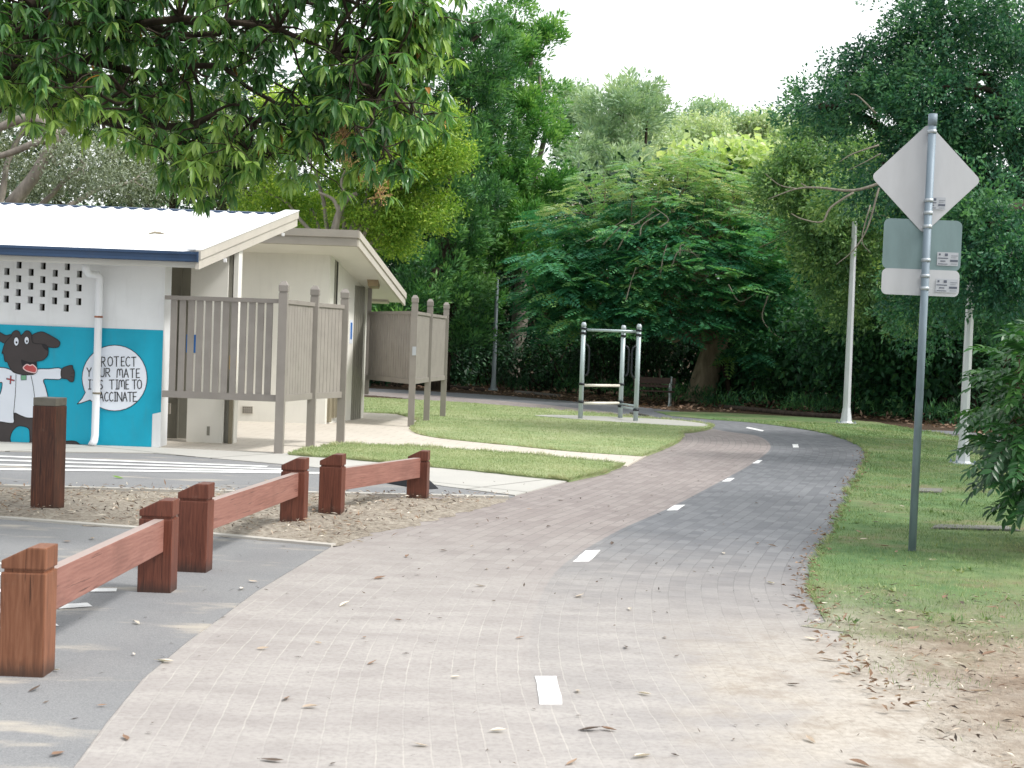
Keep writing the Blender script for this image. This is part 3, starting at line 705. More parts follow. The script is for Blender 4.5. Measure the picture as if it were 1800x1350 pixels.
# roof of the near half: corrugated steel rising to a ridge
def roofx(t_): return .125 * t_
GZ0, GY0 = 2.60, 18.02
GX = P(351, 460, 18.05).x
RT, RS = 4.25, .218
a = Acc(); wl = .115
n = 260; us = np.linspace(-11.5, GX - .02, n * 3)
prof = np.abs(np.mod(us / .23, 1) - .5) * 2
hgt = .028 * np.clip((prof - .35) / .5, 0, 1)
V, Q = [], []
for t_ in (0.0, RT):
    for u, h_ in zip(us, hgt): V.append((u + roofx(t_), GY0 - .03 + t_, GZ0 + .03 + t_ * RS + h_))
m_ = len(us)
Q = [(i, i + 1, m_ + i + 1, m_ + i) for i in range(m_ - 1)]
a.add(V, Q); roof = a.build('roof', M_ROOF, blk)
tag(roof)
a = Acc()   # roof base panel and ridge flashing
sk = lambda x, t_: (x + roofx(t_), GY0 + .02 + t_)
def skew(acc, x0, x1, t0, t1, zlo, zhi, m=0):
    b = [(*sk(x0, t0), zlo + t0 * RS), (*sk(x1, t0), zlo + t0 * RS), (*sk(x1, t1), zlo + t1 * RS), (*sk(x0, t1), zlo + t1 * RS)]
    acc.hexa(b, [(x, y, z + zhi - zlo) for x, y, z in b], .5, m)
skew(a, -11.5, GX - .06, .0, RT - .02, GZ0 - .11, GZ0 + .022)
a.build('soffit', M_SOFF, blk)
a = Acc(); skew(a, -11.5, GX - .02, RT + .0, RT + .06, GZ0 - .12, GZ0 + .066); a.build('ridge_flashing', M_NAVY, roof)
# gutter with rolled lip
a = Acc(); g0 = GY0 - .10
a.box(-11.5, GX - .01, g0, g0 + .115, GZ0 - .075, GZ0 + .05); a.box(-11.5, GX - .01, g0 - .016, g0 - .0005, GZ0 + .02, GZ0 + .056); a.box(-11.5, GX - .01, g0 - .008, g0 - .0005, GZ0 - .07, GZ0 - .035)
a.box(GX - .0095, GX + .012, g0 - .02, g0 + .12, GZ0 - .078, GZ0 + .06)
a.build('gutter', M_NAVY, blk)
a = Acc(); a.box(-11.5, GX - .03, g0 + .117, g0 + .15, GZ0 - .15, GZ0 - .0); a.build('fascia', M_SOFF, blk)
# barge board up the right-hand slope
a = Acc(); skew(a, GX - .02, GX + .05, -.10, RT + .1, GZ0 - .02, GZ0 + .10); skew(a, GX - .018, GX + .03, -.10, RT + .1, GZ0 - .15, GZ0 - .0205)
a.build('barge_board', M_BARGE, roof)
a = Acc(); skew(a, GX - .17, GX + .06, -.08, RT + .1, GZ0 + .1005, GZ0 + .112); a.build('barge_cap', M_ROOF, roof)
# white clips under the barge
for t_ in (.75, 3.4):
    a = Acc(); x, y = sk(GX + .06, t_); a.box(x, x + .035, y, y + .06, GZ0 - .18 + t_ * RS, GZ0 - .13 + t_ * RS)
    a.build('bracket', M_ROOF, blk)
# a curled leaf-like flashing on the roof
a = Acc(); a.tube([P(262, 411, 19.3), P(272, 408.5, 19.35), P(280, 409.5, 19.4), P(289, 411.5, 19.4)], [.012, .02, .02, .008], 6); a.build('roof_debris', M_BROWNP, roof)
# downpipe
dp = [P(150, 462, YW - .38), P(151, 474, YW - .36), P(156, 481, YW - .28), P(170, 483, YW - .14), P(175, 489, YW - .11), P(174.5, 500, YW - .11), P(172, 600, YW - .11), P(167, 765, YW - .11), P(165.5, 775, YW - .12), P(161, 783, YW - .17)]
a = Acc(); a.tube(dp, .051, 14); pipe = a.build('downpipe', M_PIPE, blk, True)
for py in (557, 691):
    a = Acc(); c = P(173.3 if py < 600 else 170, py, YW - .11); a.tube([c - Vector((0, 0, .012)), c + Vector((0, 0, .012))], .056, 14); a.build('pipe_band', M_RUST if py < 600 else M_BROWNP, pipe, True)
# recess: grey door leaf, cream return wall, jambs
YS = 19.6
def vpx(px, y): return P(px, 650, y).x
a = Acc(); a.box(vpx(284, 20.2), vpx(332, 20.2), 20.2, 20.3, 0, 3.0)
a.box(vpx(316, 20.19) - .02, vpx(316, 20.19) + .0, 20.175, 20.199, 0, 3.0); door = a.build('door', M_DOOR, blk)
a = Acc(); q = P(297, 718, 20.2); a.box(q.x - .03, q.x + .03, 20.13, 20.199, q.z - .08, q.z + .08); a.build('handle', M_BARGE, door)
a = Acc(); a.box(vpx(331, YS), vpx(396, YS), YS, YS + .16, 0, 2.96); a.build('wall', M_CREAM, blk)
a = Acc(); a.box(vpx(396.5, YS), vpx(403, YS), YS + .05, YS + .2, 0, 3.0); a.build('jamb', M_DOOR, blk)
a = Acc(); a.box(vpx(405, YS), vpx(413, YS), YS + .03, YS + .3, 0, 3.0); a.build('jamb', M_CREAM, blk)
a = Acc(); a.box(vpx(405.5, YS), vpx(411.5, YS), YS - .04, YS + .025, 0, 1.05); a.build('post', M_BROWNP, blk)
a = Acc(); q = P(366, 758, YS); a.box(q.x - .02, q.x + .022, YS - .004, YS + .001, q.z - .06, q.z + .07); a.build('wall_vent', M_DOOR, blk)
a = Acc(); q = P(336, 604, YS); a.box(q.x - .07, q.x + .07, YS - .006, YS + .0005, q.z - .13, q.z + .13); pl = a.build('sign_plate', M_BLUE, blk)
a = Acc()
for k in range(3): a.tube([(q.x - .03 + .02 * k, YS - .008, q.z + .07 - .07 * k), (q.x + .0, YS - .008, q.z + .03 - .07 * k), (q.x + .03, YS - .008, q.z + .06 - .07 * k)], .008, 4)
a.build('pictogram', M_MWHITE, pl)
a = Acc(); q = P(411, 637, YS); a.box(q.x - .05, q.x + .05, YS - .052, YS - .042, q.z - .1, q.z + .1); a.build('sign_plate', M_YEL, blk)
# far half: cream walls under a second roof that falls away
YB = 24.8
BX = vpx(574, YB)
a = Acc()
e0, e1 = Vector((BX, YB)), Vector((P(640, 700, 27.2).x, 27.2))
a.box(-10, BX, YB, YB + .18, 0, 3.33)
dv = (e1 - e0); nv = Vector((dv.y, -dv.x)).normalized()
def along(f): return e0 + dv * f
z0, z1 = 3.30, 2.92
b0, b1 = along(.028) - nv * .0, along(1.0)
a.hexa([(*b0, 0), (*b1, 0), (*(b1 - nv * .18), 0), (*(b0 - nv * .18), 0)], [(*b0, z0), (*b1, z1), (*(b1 - nv * .18), z1), (*(b0 - nv * .18), z0)])
a.build('wall', M_CREAM, blk)
def on_side(px):     # fraction along the side wall seen at a pixel column
    lo, hi = 0., 1.
    for _ in range(30):
        mid = (lo + hi) / 2; q = along(mid)
        d = ray(px, 650); 
        if q.x / q.y < d.x / d.y: lo = mid
        else: hi = mid
    return lo
def side_panel(name, pa, pb, zlo, zhi, proud, m, thick=.05, parent=blk):
    fa, fb = on_side(pa), on_side(pb); p, q = along(fa) + nv * proud, along(fb) + nv * proud
    ac = Acc(); ac.hexa([(*p, zlo), (*q, zlo), (*(q - nv * thick), zlo), (*(p - nv * thick), zlo)], [(*p, zhi), (*q, zhi), (*(q - nv * thick), zhi), (*(p - nv * thick), zhi)])
    return ac.build(name, m, parent)
d2 = side_panel('door', 619, 636, .02, 2.62, .012, M_DOOR, .01)
for px in (622.5, 626, 629.5, 633): side_panel('door_rib', px, px + .9, .03, 2.6, .022, M_DOOR, .009, d2)
side_panel('slot_window', 582.5, 588.5, 2.1, 3.2, .006, M_DOOR, .004)
side_panel('slot_window', 586, 588, 2.1, 3.15, .010, M_DARK, .003)
side_panel('pipe_duct', 577, 581, .05, 1.2, .05, M_BROWNP, .05)
side_panel('pipe_duct', 585, 591, .12, 1.2, .05, M_BROWNP, .05)
side_panel('sign_plate', 612, 617, 1.5, 1.95, .008, M_MWHITE, .006)
side_panel('pictogram', 613, 615.8, 1.58, 1.9, .012, M_BLUE, .003)
# airbrick
a = Acc(); q = P(435.5, 720.5, YB); a.box(q.x - .10, q.x + .10, YB - .012, YB + .001, q.z - .07, q.z + .07); vent = a.build('wall_vent', M_BARGE, blk)
a = Acc()
for i in range(5):
    for j in range(3): a.box(q.x - .085 + i * .036, q.x - .065 + i * .036, YB - .016, YB - .0125, q.z - .052 + j * .04, q.z - .028 + j * .04)
a.build('vent_hole', M_DARK, vent)
# second roof
Y0, T2, S2 = 24.0, 4.1, -.218
RX = P(630, 420, Y0).x; ZR = P(630, 408, Y0).z
def sk2(acc, x0, x1, t0, t1, zlo, zhi):
    b = [(x0 + .125 * t0, Y0 + t0, ZR + zlo + S2 * t0), (x1 + .125 * t0, Y0 + t0, ZR + zlo + S2 * t0), (x1 + .125 * t1, Y0 + t1, ZR + zlo + S2 * t1), (x0 + .125 * t1, Y0 + t1, ZR + zlo + S2 * t1)]
    acc.hexa(b, [(x, y, z + zhi - zlo) for x, y, z in b])
a = Acc(); sk2(a, -10, RX - .05, .03, T2, -.20, -.03); a.build('soffit', M_SOFF, blk)
a = Acc(); sk2(a, -10, RX - .03, .0, T2 + .02, -.028, -.002); roof2 = a.build('roof', M_FASC, blk)
a = Acc(); sk2(a, -10, RX + .02, -.07, .0, -.12, .012); sk2(a, -10, RX - .01, -.045, .0, -.26, -.1205); a.build('fascia', M_FASC, blk)
a = Acc(); sk2(a, RX - .03, RX + .03, .001, T2 + .05, -.11, .012); sk2(a, RX - .035, RX + .008, .001, T2 + .05, -.25, -.1105); a.build('barge_board', M_BARGE, roof2)
a = Acc(); q = P(657, 496, 26.6); a.hexa([(q.x - .09, q.y - .2, q.z - .08), (q.x + .09, q.y - .2, q.z - .08), (q.x + .09, q.y + .2, q.z - .12), (q.x - .09, q.y + .2, q.z - .12)], [(q.x - .12, q.y - .24, q.z + .13), (q.x + .12, q.y - .24, q.z + .13), (q.x + .12, q.y + .24, q.z + .03), (q.x - .12, q.y + .24, q.z + .03)]); a.build('light_fitting', M_LAMP, blk)
a = Acc(); sk2(a, -10, RX - .3, T2 - .2, T2 - .05, -.25, -.2005); a.build('eave_trim', M_BARGE, blk)
# back wall closes the volume
a = Acc(); a.box(-10, e1.x - .2, 27.2, 27.35, 0, 2.8); a.box(-10.2, -10.0005, 18.8, 27.3, 0, 3.3); a.build('wall', M_CREAM, blk)

# ------------------------------------------------------------------ privacy screens
def post_mesh(acc, p, w, z0, z1, capw):
    x, y = p[0], p[1]; h = w / 2
    acc.box(x - h, x + h, y - h, y + h, z0, z1 - .16)
    c = capw / 2
    acc.box(x - h + .006, x + h - .006, y - h + .006, y + h - .006, z1 - .1595, z1 - .135)
    acc.box(x - c, x + c, y - c, y + c, z1 - .1345, z1 - .055)
    i_ = c * .45
    acc.hexa([(x - c, y - c, z1 - .0545), (x + c, y - c, z1 - .0545), (x + c, y + c, z1 - .0545), (x - c, y + c, z1 - .0545)], [(x - i_, y - i_, z1), (x + i_, y - i_, z1), (x + i_, y + i_, z1), (x - i_, y + i_, z1)])
def bay(t, p, q, zb, zt, pitch, slat, thick=.022, inset=.0):
    p, q = Vector(p[:2]), Vector(q[:2]); d = (q - p); L = d.length; d.normalize()
    for z_, h in ((zt - .028, .056), (zb + .045, .09)):
        a = Acc(); a.beam((*p, z_), (*q, z_), .06, h); a.build('rail', M_TAUPE, t)
    a = Acc(); k = int((L - .02) / pitch); off = (L - k * pitch) / 2
    for i in range(k):
        s0 = p + d * (off + i * pitch + (pitch - slat) / 2); s1 = s0 + d * slat
        n = Vector((-d.y, d.x)) * thick / 2
        a.hexa([(*(s0 + n), zb + .088), (*(s0 - n), zb + .088), (*(s1 - n), zb + .088), (*(s1 + n), zb + .088)], [(*(s0 + n), zt - .05), (*(s0 - n), zt - .05), (*(s1 - n), zt - .05), (*(s1 + n), zt - .05)])
    a.build('slat_panel', M_TAUPED, t)
def screen(label, wall_p, posts, zb, zt, ptop, gap_pitch, gap_slat):
    t = thing('privacy_screen', label, 'screen', (*posts[0][:2], 0), 'privacy screens at the entrances')
    for p in posts:
        a = Acc(); post_mesh(a, p, .115, 0, ptop, .125); a.build('post', M_TAUPE, t)
    e = .06
    def cut(p, q, a0, a1):
        p, q = Vector(p[:2]), Vector(q[:2]); d = (q - p).normalized(); return p + d * a0, q - d * a1
    bay(t, *cut(wall_p, posts[0], .0, e), zb, zt, gap_pitch, gap_slat)
    for p, q in zip(posts[:-1], posts[1:]): bay(t, *cut(p, q, e, e), zb, zt, .105, .098)
    return t
s1 = screen('taupe slatted screen with wide gaps, beside the mural wall', (xr + .03, 18.52), [G(490, 799), Vector((-2.86, 19.55, 0)), G(598, 782)], .71, 2.09, 2.33, .1205, .087)
p0 = G(722, 752); p2 = G(778, 734)
s2 = screen('taupe slatted screen at the far entrance, standing by the lawn', (e1.x + .08, 27.0), [p0, (p0 + p2) / 2 + Vector((-.03, 0, 0)), p2], .80, 2.14, 2.43, .118, .104)
a = Acc(); a.box(e1.x + .02, e1.x + .10, 27.02, 27.1, .5, 2.6); a.build('wall_post', M_TAUPE, s2)
a = Acc(); q = P(728.5, 617, p0.y - .07); a.box(q.x - .04, q.x + .03, p0.y - .062, p0.y - .0585, q.z - .08, q.z + .08); a.build('sticker', M_STICK, s2)

# ------------------------------------------------------------------ timber barriers
def timber_post(t, p, rot, h=.60, w=.205, d=.16, m=M_WOODP, peak=1):
    a = Acc(); x, y = w / 2, d / 2; g = h - .115
    a.box(-x, x, -y, y, -.05, g)
    a.box(-x + .010, x - .010, -y + .010, y - .010, g, g + .014)
    zl = h - .062; xs = .02
    a.hexa([(-x, -y, g + .014), (x, -y, g + .014), (x, y, g + .014), (-x, y, g + .014)], [(-x, -y, zl), (xs, -y, h), (xs, y, h), (-x, y, zl)])
    a2 = Acc()
    # profile block with a sloping top: one prism
    prof = [(-x, g + .014), (x, g + .014), (x, h), (xs, h), (-x, zl)]
    bm = bmesh.new()
    def prism(pr):
        f = bm.faces.new([bm.verts.new((u, -y, v)) for u, v in pr])
        r = bmesh.ops.extrude_face_region(bm, geom=[f]); bmesh.ops.translate(bm, verts=[v for v in r['geom'] if isinstance(v, bmesh.types.BMVert)], vec=(0, d, 0))
    prism(prof); prism([(-x, -.05), (x, -.05), (x, g), (-x, g)])
    bmesh.ops.recalc_face_normals(bm, faces=bm.faces[:])
    bmesh.ops.bevel(bm, geom=bm.edges[:], offset=.007, segments=2, affect='EDGES', profile=.6)
    yy = y - .012
    r = bmesh.ops.create_cube(bm, size=1); 
    bmesh.ops.scale(bm, verts=r['verts'], vec=(w - .024, d - .024, .05)); bmesh.ops.translate(bm, verts=r['verts'], vec=(0, 0, g + .007))
    me = bpy.data.meshes.new('post'); bm.to_mesh(me); bm.free()
    return link('post', me, m, t, Matrix.Translation((p[0], p[1], p[2] if len(p) > 2 else 0)) @ Matrix.Rotation(rot, 4, 'Z'))
def barrier(label, pa, pb, ha, hb, ma=M_WOODP, za=0, zb=0, rz=.36, rot=None):
    t = thing('timber_barrier', label, 'barrier', (*pa[:2], 0), 'low timber barriers along the path')
    pa, pb = Vector(pa[:2]), Vector(pb[:2]); d = (pb - pa)
    ang = math.atan2(d.y, d.x) - math.pi / 2
    pr = ang * .5 if rot is None else rot
    timber_post(t, (*pa, za), pr, ha, m=ma); timber_post(t, (*pb, zb), pr, hb)
    u = d.normalized(); st, en = pa + u * .02, pb - u * .04
    L = (en - st).length
    ac = Acc(); ac.box(-L / 2, L / 2, -.032, .032, -.1, .1)
    me = bevel_mesh(ac, 'rail', .006)
    off = Vector((u.y, -u.x)) * .02
    mid = (st + en) / 2 + off
    link('rail', me, M_WOODR, t, Matrix.Translation((*mid, rz + (za + zb) / 2)) @ Matrix.Rotation(math.atan2(d.y, d.x), 4, 'Z') @ Matrix.Rotation(-math.atan2(zb - za, L), 4, 'Y'))
    return t
def pb_(px, py): q = G(px, py); return q + Vector((0, .08, 0))
barrier('two-post timber barrier with pale pinkish rail, its front post orange-brown', pb_(36, 1194), pb_(270, 1045), .60, .575, M_WOODP2)
barrier('two-post timber barrier with swirling grain on its rail, one post in mulch, one on asphalt', pb_(336, 1009), pb_(513, 927), .60, .58)
barrier('two-post timber barrier wholly on the mulch bed with a pale scratch on its rail', pb_(580, 910), pb_(733, 880), .565, .50, za=0, zb=0.0, rz=.33, rot=-.10)

# square bollard with a grey cap band
bl = thing('timber_bollard', 'dark brown square bollard with a grey top standing in mulch in front of the mural', 'bollard', (*G(78, 902)[:2], 0))
def boll():
    q = G(76, 903) + Vector((0, .1, 0)); mw = Matrix.Translation((q.x, q.y, 0)) @ Matrix.Rotation(R(-8), 4, 'Z')
    a = Acc(); a.box(-.105, .105, -.105, .105, -.05, .925); link('post', bevel_mesh(a, 'post', .008), M_BOLL, bl, mw)
    a = Acc(); a.box(-.103, .103, -.103, .103, .926, .995); link('cap', bevel_mesh(a, 'cap', .006), M_BCAP, bl, mw)
boll()
# black rubber wheel stop beside the concrete
ws = thing('wheel_stop', 'black rubber wheel stop lying behind the far timber barrier', 'wheel stop', (*G(700, 850)[:2], 0))
q0, q1 = G(606, 836), G(758, 862)
a = Acc(); d = (q1 - q0).normalized(); n = Vector((-d.y, d.x, 0))
b = [q0 - n * .11, q1 - n * .11, q1 + n * .11, q0 + n * .11]
a.hexa([p + Vector((0, 0, .012)) for p in b], [q0 - n * .04 + d * .06 + Vector((0, 0, .11)), q1 - n * .04 - d * .1 + Vector((0, 0, .11)), q1 + n * .04 - d * .1 + Vector((0, 0, .11)), q0 + n * .04 + d * .06 + Vector((0, 0, .11))])
link('body', bevel_mesh(a, 'body', .01), M_RUB, ws)
for f in (.25, .75):
    a = Acc(); p = q0.lerp(q1, f); a.tube([p + Vector((0, 0, .105)), p + Vector((0, 0, .118))], .022, 8); a.build('bolt', M_STEEL, ws)

# ------------------------------------------------------------------ sign seen from behind
sg = thing('road_sign', 'pole sign seen from behind, one diamond plate above two rectangular plates, in the grass', 'road sign', (*G(1603, 972)[:2], 0))
sp = G(1603, 972)
SY = sp.y
lean = Matrix.Translation((sp.x, SY, 0)) @ Matrix.Rotation(R(.15), 4, 'Y')
def sgpt(px, py, y): return lean.inverted() @ P(px, py, y)
ztop = 3.60
a = Acc(); a.tube([(0, 0, -.05), (0, 0, ztop)], .0315, 20); pole = link('pole', a.mesh('pole', True), M_STEEL, sg, lean)
a = Acc(); a.tube([(0, 0, ztop - .09), (0, 0, ztop + .005)], .036, 20); link('pole_cap', a.mesh('pole_cap', True), M_STEEL, pole, lean)
def rrect(w, h, r, n=6):
    out = []
    for cx, cy, a0 in ((w / 2 - r, h / 2 - r, 0), (-w / 2 + r, h / 2 - r, 90), (-w / 2 + r, -h / 2 + r, 180), (w / 2 - r, -h / 2 + r, 270)):
        for k in range(n + 1):
            t_ = R(a0 + 90 * k / n); out.append((cx + r * math.cos(t_), cy + r * math.sin(t_)))
    return out
def plate(name, cx, cz, w, h, r, rot, y, m, stick, label):
    c, s_ = math.cos(rot), math.sin(rot)
    pts = [(cx + u * c - v * s_, y, cz + u * s_ + v * c) for u, v in rrect(w, h, r)]
    o = link(name, poly_mesh(name, pts, .004), m, sg, lean); o['label'] = label
    if stick:
        sx, sz, sw, sh = stick
        a = Acc(); a.box(sx, sx + sw, y - .006, y - .0045, sz, sz + sh); st = link('sticker', a.mesh('sticker'), M_STICK, o, lean)
        a = Acc()
        for u0, u1, v0, v1 in ((.08, .16, .76, .9), (.36, .5, .72, .92), (.04, .52, .52, .59), (.16, .40, .30, .38), (.06, .5, .10, .15), (.62, .98, .30, .46), (.66, .98, .74, .77), (.66, .9, .60, .62), (.66, .95, .14, .16)):
            a.box(sx + sw * u0, sx + sw * u1, y - .0075, y - .0065, sz + sh * v0, sz + sh * v1)
        link('print', a.mesh('print'), M_INK, st, lean)
    return o
yp = .045
def loc(px, py): q = sgpt(px, py, SY + yp); return q.x, q.z
cx, cz = loc(1628, 314); plate('diamond_plate', cx, cz, .642, .642, .045, R(45 + .0), yp, M_ALU, (cx + .012, cz - .25, .155, .10), 'pale diamond-shaped plate seen from behind')
cx, cz = loc(1622, 430); plate('rectangular_plate', cx, cz, .645, .415, .05, 0, yp + .012, M_ALU2, (cx + .125, cz - .165, .175, .11), 'grey-green raw metal plate')
cx, cz = loc(1618, 496.5); plate('rectangular_plate', cx, cz, .64, .215, .045, 0, yp + .002, M_ALU, (cx + .125, cz - .075, .18, .11), 'shallow pale lowest plate')
for py in (231, 352, 374, 398, 457, 485, 507):
    z_ = sgpt(1625, py, SY).z
    a = Acc(); a.tube([(0, 0, z_ - .014), (0, 0, z_ + .014)], .0365, 16); a.box(-.03, .03, .0, yp - .005, z_ - .012, z_ + .012)
    link('clamp', a.mesh('clamp', True), M_CLAMP, sg, lean)

# ------------------------------------------------------------------ light poles
def light_pole(label, px, py, h, r0, r1, m, ang=0):
    q = G(px, py); t = thing('light_pole', label, 'light pole', (q.x, q.y, 0), 'light poles round the path bend')
    def ring(r, z_, n=8): return (q.x, q.y, z_)
    a = Acc(); a.tube([(q.x, q.y, .04), (q.x, q.y, h)], [r0, r1], 8); a.build('pole', m, t)
    a = Acc(); a.tube([(q.x, q.y, .03), (q.x, q.y, .06), (q.x, q.y, .38)], [r0 * 1.75, r0 * 1.5, r0 * 1.03], 8); a.build('base_cover', m, t)
    a = Acc(); a.box(q.x - r0 * 2.2, q.x + r0 * 2.2, q.y - r0 * 2.2, q.y + r0 * 2.2, 0, .032); a.build('base_plate', m, t)
    for i in (-1, 1):
        for j in (-1, 1):
            a = Acc(); a.tube([(q.x + i * r0 * 1.85, q.y + j * r0 * 1.85, .03), (q.x + i * r0 * 1.85, q.y + j * r0 * 1.85, .075)], .016, 6); a.build('bolt', M_STEEL, t)
    a = Acc(); a.tube([(q.x, q.y, h + .001), (q.x, q.y, h + .05)], [r1 * 1.15, r1 * .9], 8); a.build('cap', m, t)
light_pole('white tapered light pole standing in the grass just outside the path bend', 1487, 745, 4.75, .092, .062, M_POLE)
light_pole('white light pole with a wide flared base half hidden by the leafy shrub', 1692, 817, 3.15, .075, .062, M_POLE)
light_pole('slim grey light pole beyond the far path at the edge of the dark trees', 867, 686, 3.8, .075, .055, M_POLED)

# ------------------------------------------------------------------ exercise station
ex = thing('exercise_frame', 'outdoor gym frame of three steel posts with pull-up bars on a concrete pad', 'gym equipment', (*G(1075, 741)[:2], 0))
E = [G(1020, 738.5), G(1090, 737.5), G(1117, 743)]
EH = [2.10, 2.08, 2.10]
for p, h in zip(E, EH):
    a = Acc(); a.tube([(p.x, p.y, 0), (p.x, p.y, h - .06)], .051, 16); po = a.build('post', M_FRAME, ex, True)
    a = Acc(); a.tube([(p.x, p.y, h - .059), (p.x, p.y, h - .03), (p.x, p.y, h + .012), (p.x, p.y, h + .035)], [.056, .058, .05, .03], 12); a.build('cap', M_CLAMP, po, True)
def collar(p, z_, h=.05):
    a = Acc(); a.tube([(p.x, p.y, z_ - h / 2 - .008), (p.x, p.y, z_ + h / 2 + .008)], .066, 14); a.build('collar', M_BLK, ex, True)
def bar(p, q, z0, z1, r, m):
    p, q = Vector((p.x, p.y, z0)), Vector((q.x, q.y, z1)); d = (q - p).normalized()
    a = Acc(); a.tube([p + d * .07, q - d * .07], r, 10); a.build('bar', m, ex, True)
for p, h in zip(E, EH): collar(p, h - .1, .03); collar(p, h - .2, .035)
bar(E[0], E[2], 1.97, 1.97, .03, M_FRAME)
bar(E[0], E[1], .76, .76, .031, M_BARC); bar(E[0], E[1], .37, .37, .031, M_BARC)
bar(E[1], E[2], .36, .36, .02, M_FRAME); bar(E[1], E[2], .29, .29, .02, M_FRAME); bar(E[1], E[2], 1.97, 1.97, .03, M_FRAME)
for p, z_ in ((E[0], .79), (E[1], .79), (E[0], .40), (E[1], .40), (E[1], .30), (E[2], .28)): collar(p, z_, .035)
for p, sx in ((E[0], 1), (E[1], 1), (E[2], -1)):
    a = Acc(); x = p.x + sx * .06
    a.tube([(x, p.y - .02, 1.66), (x + sx * .05, p.y - .02, 1.62), (x + sx * .075, p.y - .02, 1.55), (x + sx * .075, p.y - .02, 1.08), (x + sx * .05, p.y - .02, 1.0), (x, p.y - .02, .98)], .02, 8)
    a.build('handle', M_BLK, ex, True)
# ------------------------------------------------------------------ bench
bn = thing('park_bench', 'brown slatted bench with curled iron ends in deep shade beyond the path', 'bench', (*G(1146, 713)[:2], 0))
bq = G(1147, 713); BW = 1.2
bmw = Matrix.Translation((bq.x, bq.y, 0)) @ Matrix.Rotation(R(-12), 4, 'Z')
def bpart(name, acc, m, sm=False): return link(name, acc.mesh(name, sm), m, bn, bmw)
a = Acc(); a.box(-BW / 2, BW / 2, .30, .335, .62, .80); a.box(-BW / 2, BW / 2, .27, .30, .52, .60); bpart('backrest', a, M_BENCHW)
a = Acc()
for k in range(4): a.box(-BW / 2, BW / 2, -.18 + k * .115, -.08 + k * .115, .40, .435)
bpart('seat', a, M_BENCHW)
for sx in (-1, 1):
    x = sx * (BW / 2 - .12); a = Acc()
    a.tube([(x, -.24, .02), (x, -.16, .14), (x, -.10, .28), (x, -.16, .39)], .026, 8)
    a.tube([(x, .37, .02), (x, .24, .18), (x, .20, .36), (x, .28, .58), (x, .325, .84)], .026, 8)
    a.tube([(x, -.16, .38), (x, .2, .37)], .022, 8); a.tube([(x, -.12, .24), (x, .05, .3), (x, .22, .22)], .016, 8)
    a.tube([(x, -.2, .44), (x, -.22, .58), (x, -.1, .64), (x, .1, .62), (x, .29, .62)], .022, 8)
    a.tube([(x, -.29, .02), (x, -.19, .02)], .024, 8); a.tube([(x, .31, .02), (x, .41, .02)], .024, 8)
    bpart('end_frame', a, M_IRON, True)
# ------------------------------------------------------------------ ground covers in the verge, edging logs
for (pts, lb) in (([(1618, 862), (1656, 863), (1652, 869), (1612, 868)], 'small grey concrete lid set in the grass beyond the sign pole'), ([(1650, 927), (1770, 930), (1790, 937), (1640, 933)], 'long grey concrete cover set in the grass under the leafy shrub')):
    p = gp(*pts); t = thing('pit_lid', lb, 'pit lid', (*p[0][:2], 0))
    link('lid', poly_mesh('lid', [(v.x, v.y, .032) for v in p], 0), M_LID, t)
    c = sum(p, Vector()) / 4
    link('surround', poly_mesh('surround', [(c.x + (v.x - c.x) * 1.08, c.y + (v.y - c.y) * 1.15, .024) for v in p], 0), M_LID, t)
M_LOG = bark('log_bark', S(40, 34, 30), S(86, 76, 68), 14)
M_LOGL = bark('log_pale', S(84, 82, 80), S(120, 116, 110), 14)
for lb, p, r, m in (('pale weathered log lying along the far path edge below the slim pole', [(905, 691), (935, 693), (985, 698)], .05, M_LOGL), ('long dark edging log along the forest floor behind the path bend', [(1265, 718), (1330, 724), (1400, 731), (1478, 736)], .07, M_LOG), ('dark edging log running left of the slim pole beside the far path', [(690, 674), (760, 680), (850, 688)], .07, M_LOG), ('thin fallen pale branch on the path behind the gym frame', [(1108, 728), (1125, 730), (1140, 733)], .03, M_LOGL)):
    pts = [G(*q) + Vector((0, 0, r * .7)) for q in p]
    a = Acc(); a.tube(smooth_open([tuple(q) for q in pts], 4), r, 8); o = a.build('log', m, None, True); tag(o, lb, 'log', 'logs lying along the path')

# ================================================================== vegetation
def lm(name, d, m, l, **k): return leafmat(name, S(*d), S(*m), S(*l), **k)
L_MANGO = lm('mango_leaf', (54, 94, 56), (92, 140, 80), (170, 200, 112), trans=.44, rough=.3, spec=.6)
L_OLD = lm('mango_old_leaf', (120, 84, 40), (160, 110, 56), (200, 160, 80), trans=.3)
L_FLOWER = lm('mango_flower', (178, 132, 102), (206, 172, 124), (222, 206, 146), trans=.3)
L_GREY = lm('grey_leaf', (100, 112, 92), (138, 150, 128), (178, 186, 166), trans=.2)
L_OLIVE = lm('olive_leaf', (70, 84, 56), (98, 112, 74), (134, 144, 98), trans=.3)
L_YELLOW = lm('yellow_leaf', (108, 148, 62), (154, 184, 80), (208, 222, 112), trans=.4)
L_CONIF = lm('conifer_leaf', (58, 108, 58), (96, 154, 76), (152, 194, 106), trans=.25)
L_CONIFD = lm('dark_conifer_leaf', (50, 92, 60), (80, 130, 74), (126, 172, 96), trans=.25)
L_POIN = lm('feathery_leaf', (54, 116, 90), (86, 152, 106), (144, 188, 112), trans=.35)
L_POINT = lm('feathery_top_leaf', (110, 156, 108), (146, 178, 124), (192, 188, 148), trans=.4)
L_PALE = lm('hazed_pale_leaf', (166, 190, 150), (192, 208, 170), (220, 226, 194), trans=.35)  # distance haze put into the pale leaf colour
L_HAZED = lm('hazed_far_leaf', (134, 166, 136), (164, 190, 156), (192, 210, 174), trans=.3)  # green lightened to carry the haze of distance
L_BROAD = lm('bright_broad_leaf', (168, 196, 134), (196, 214, 154), (228, 232, 192), trans=.45)
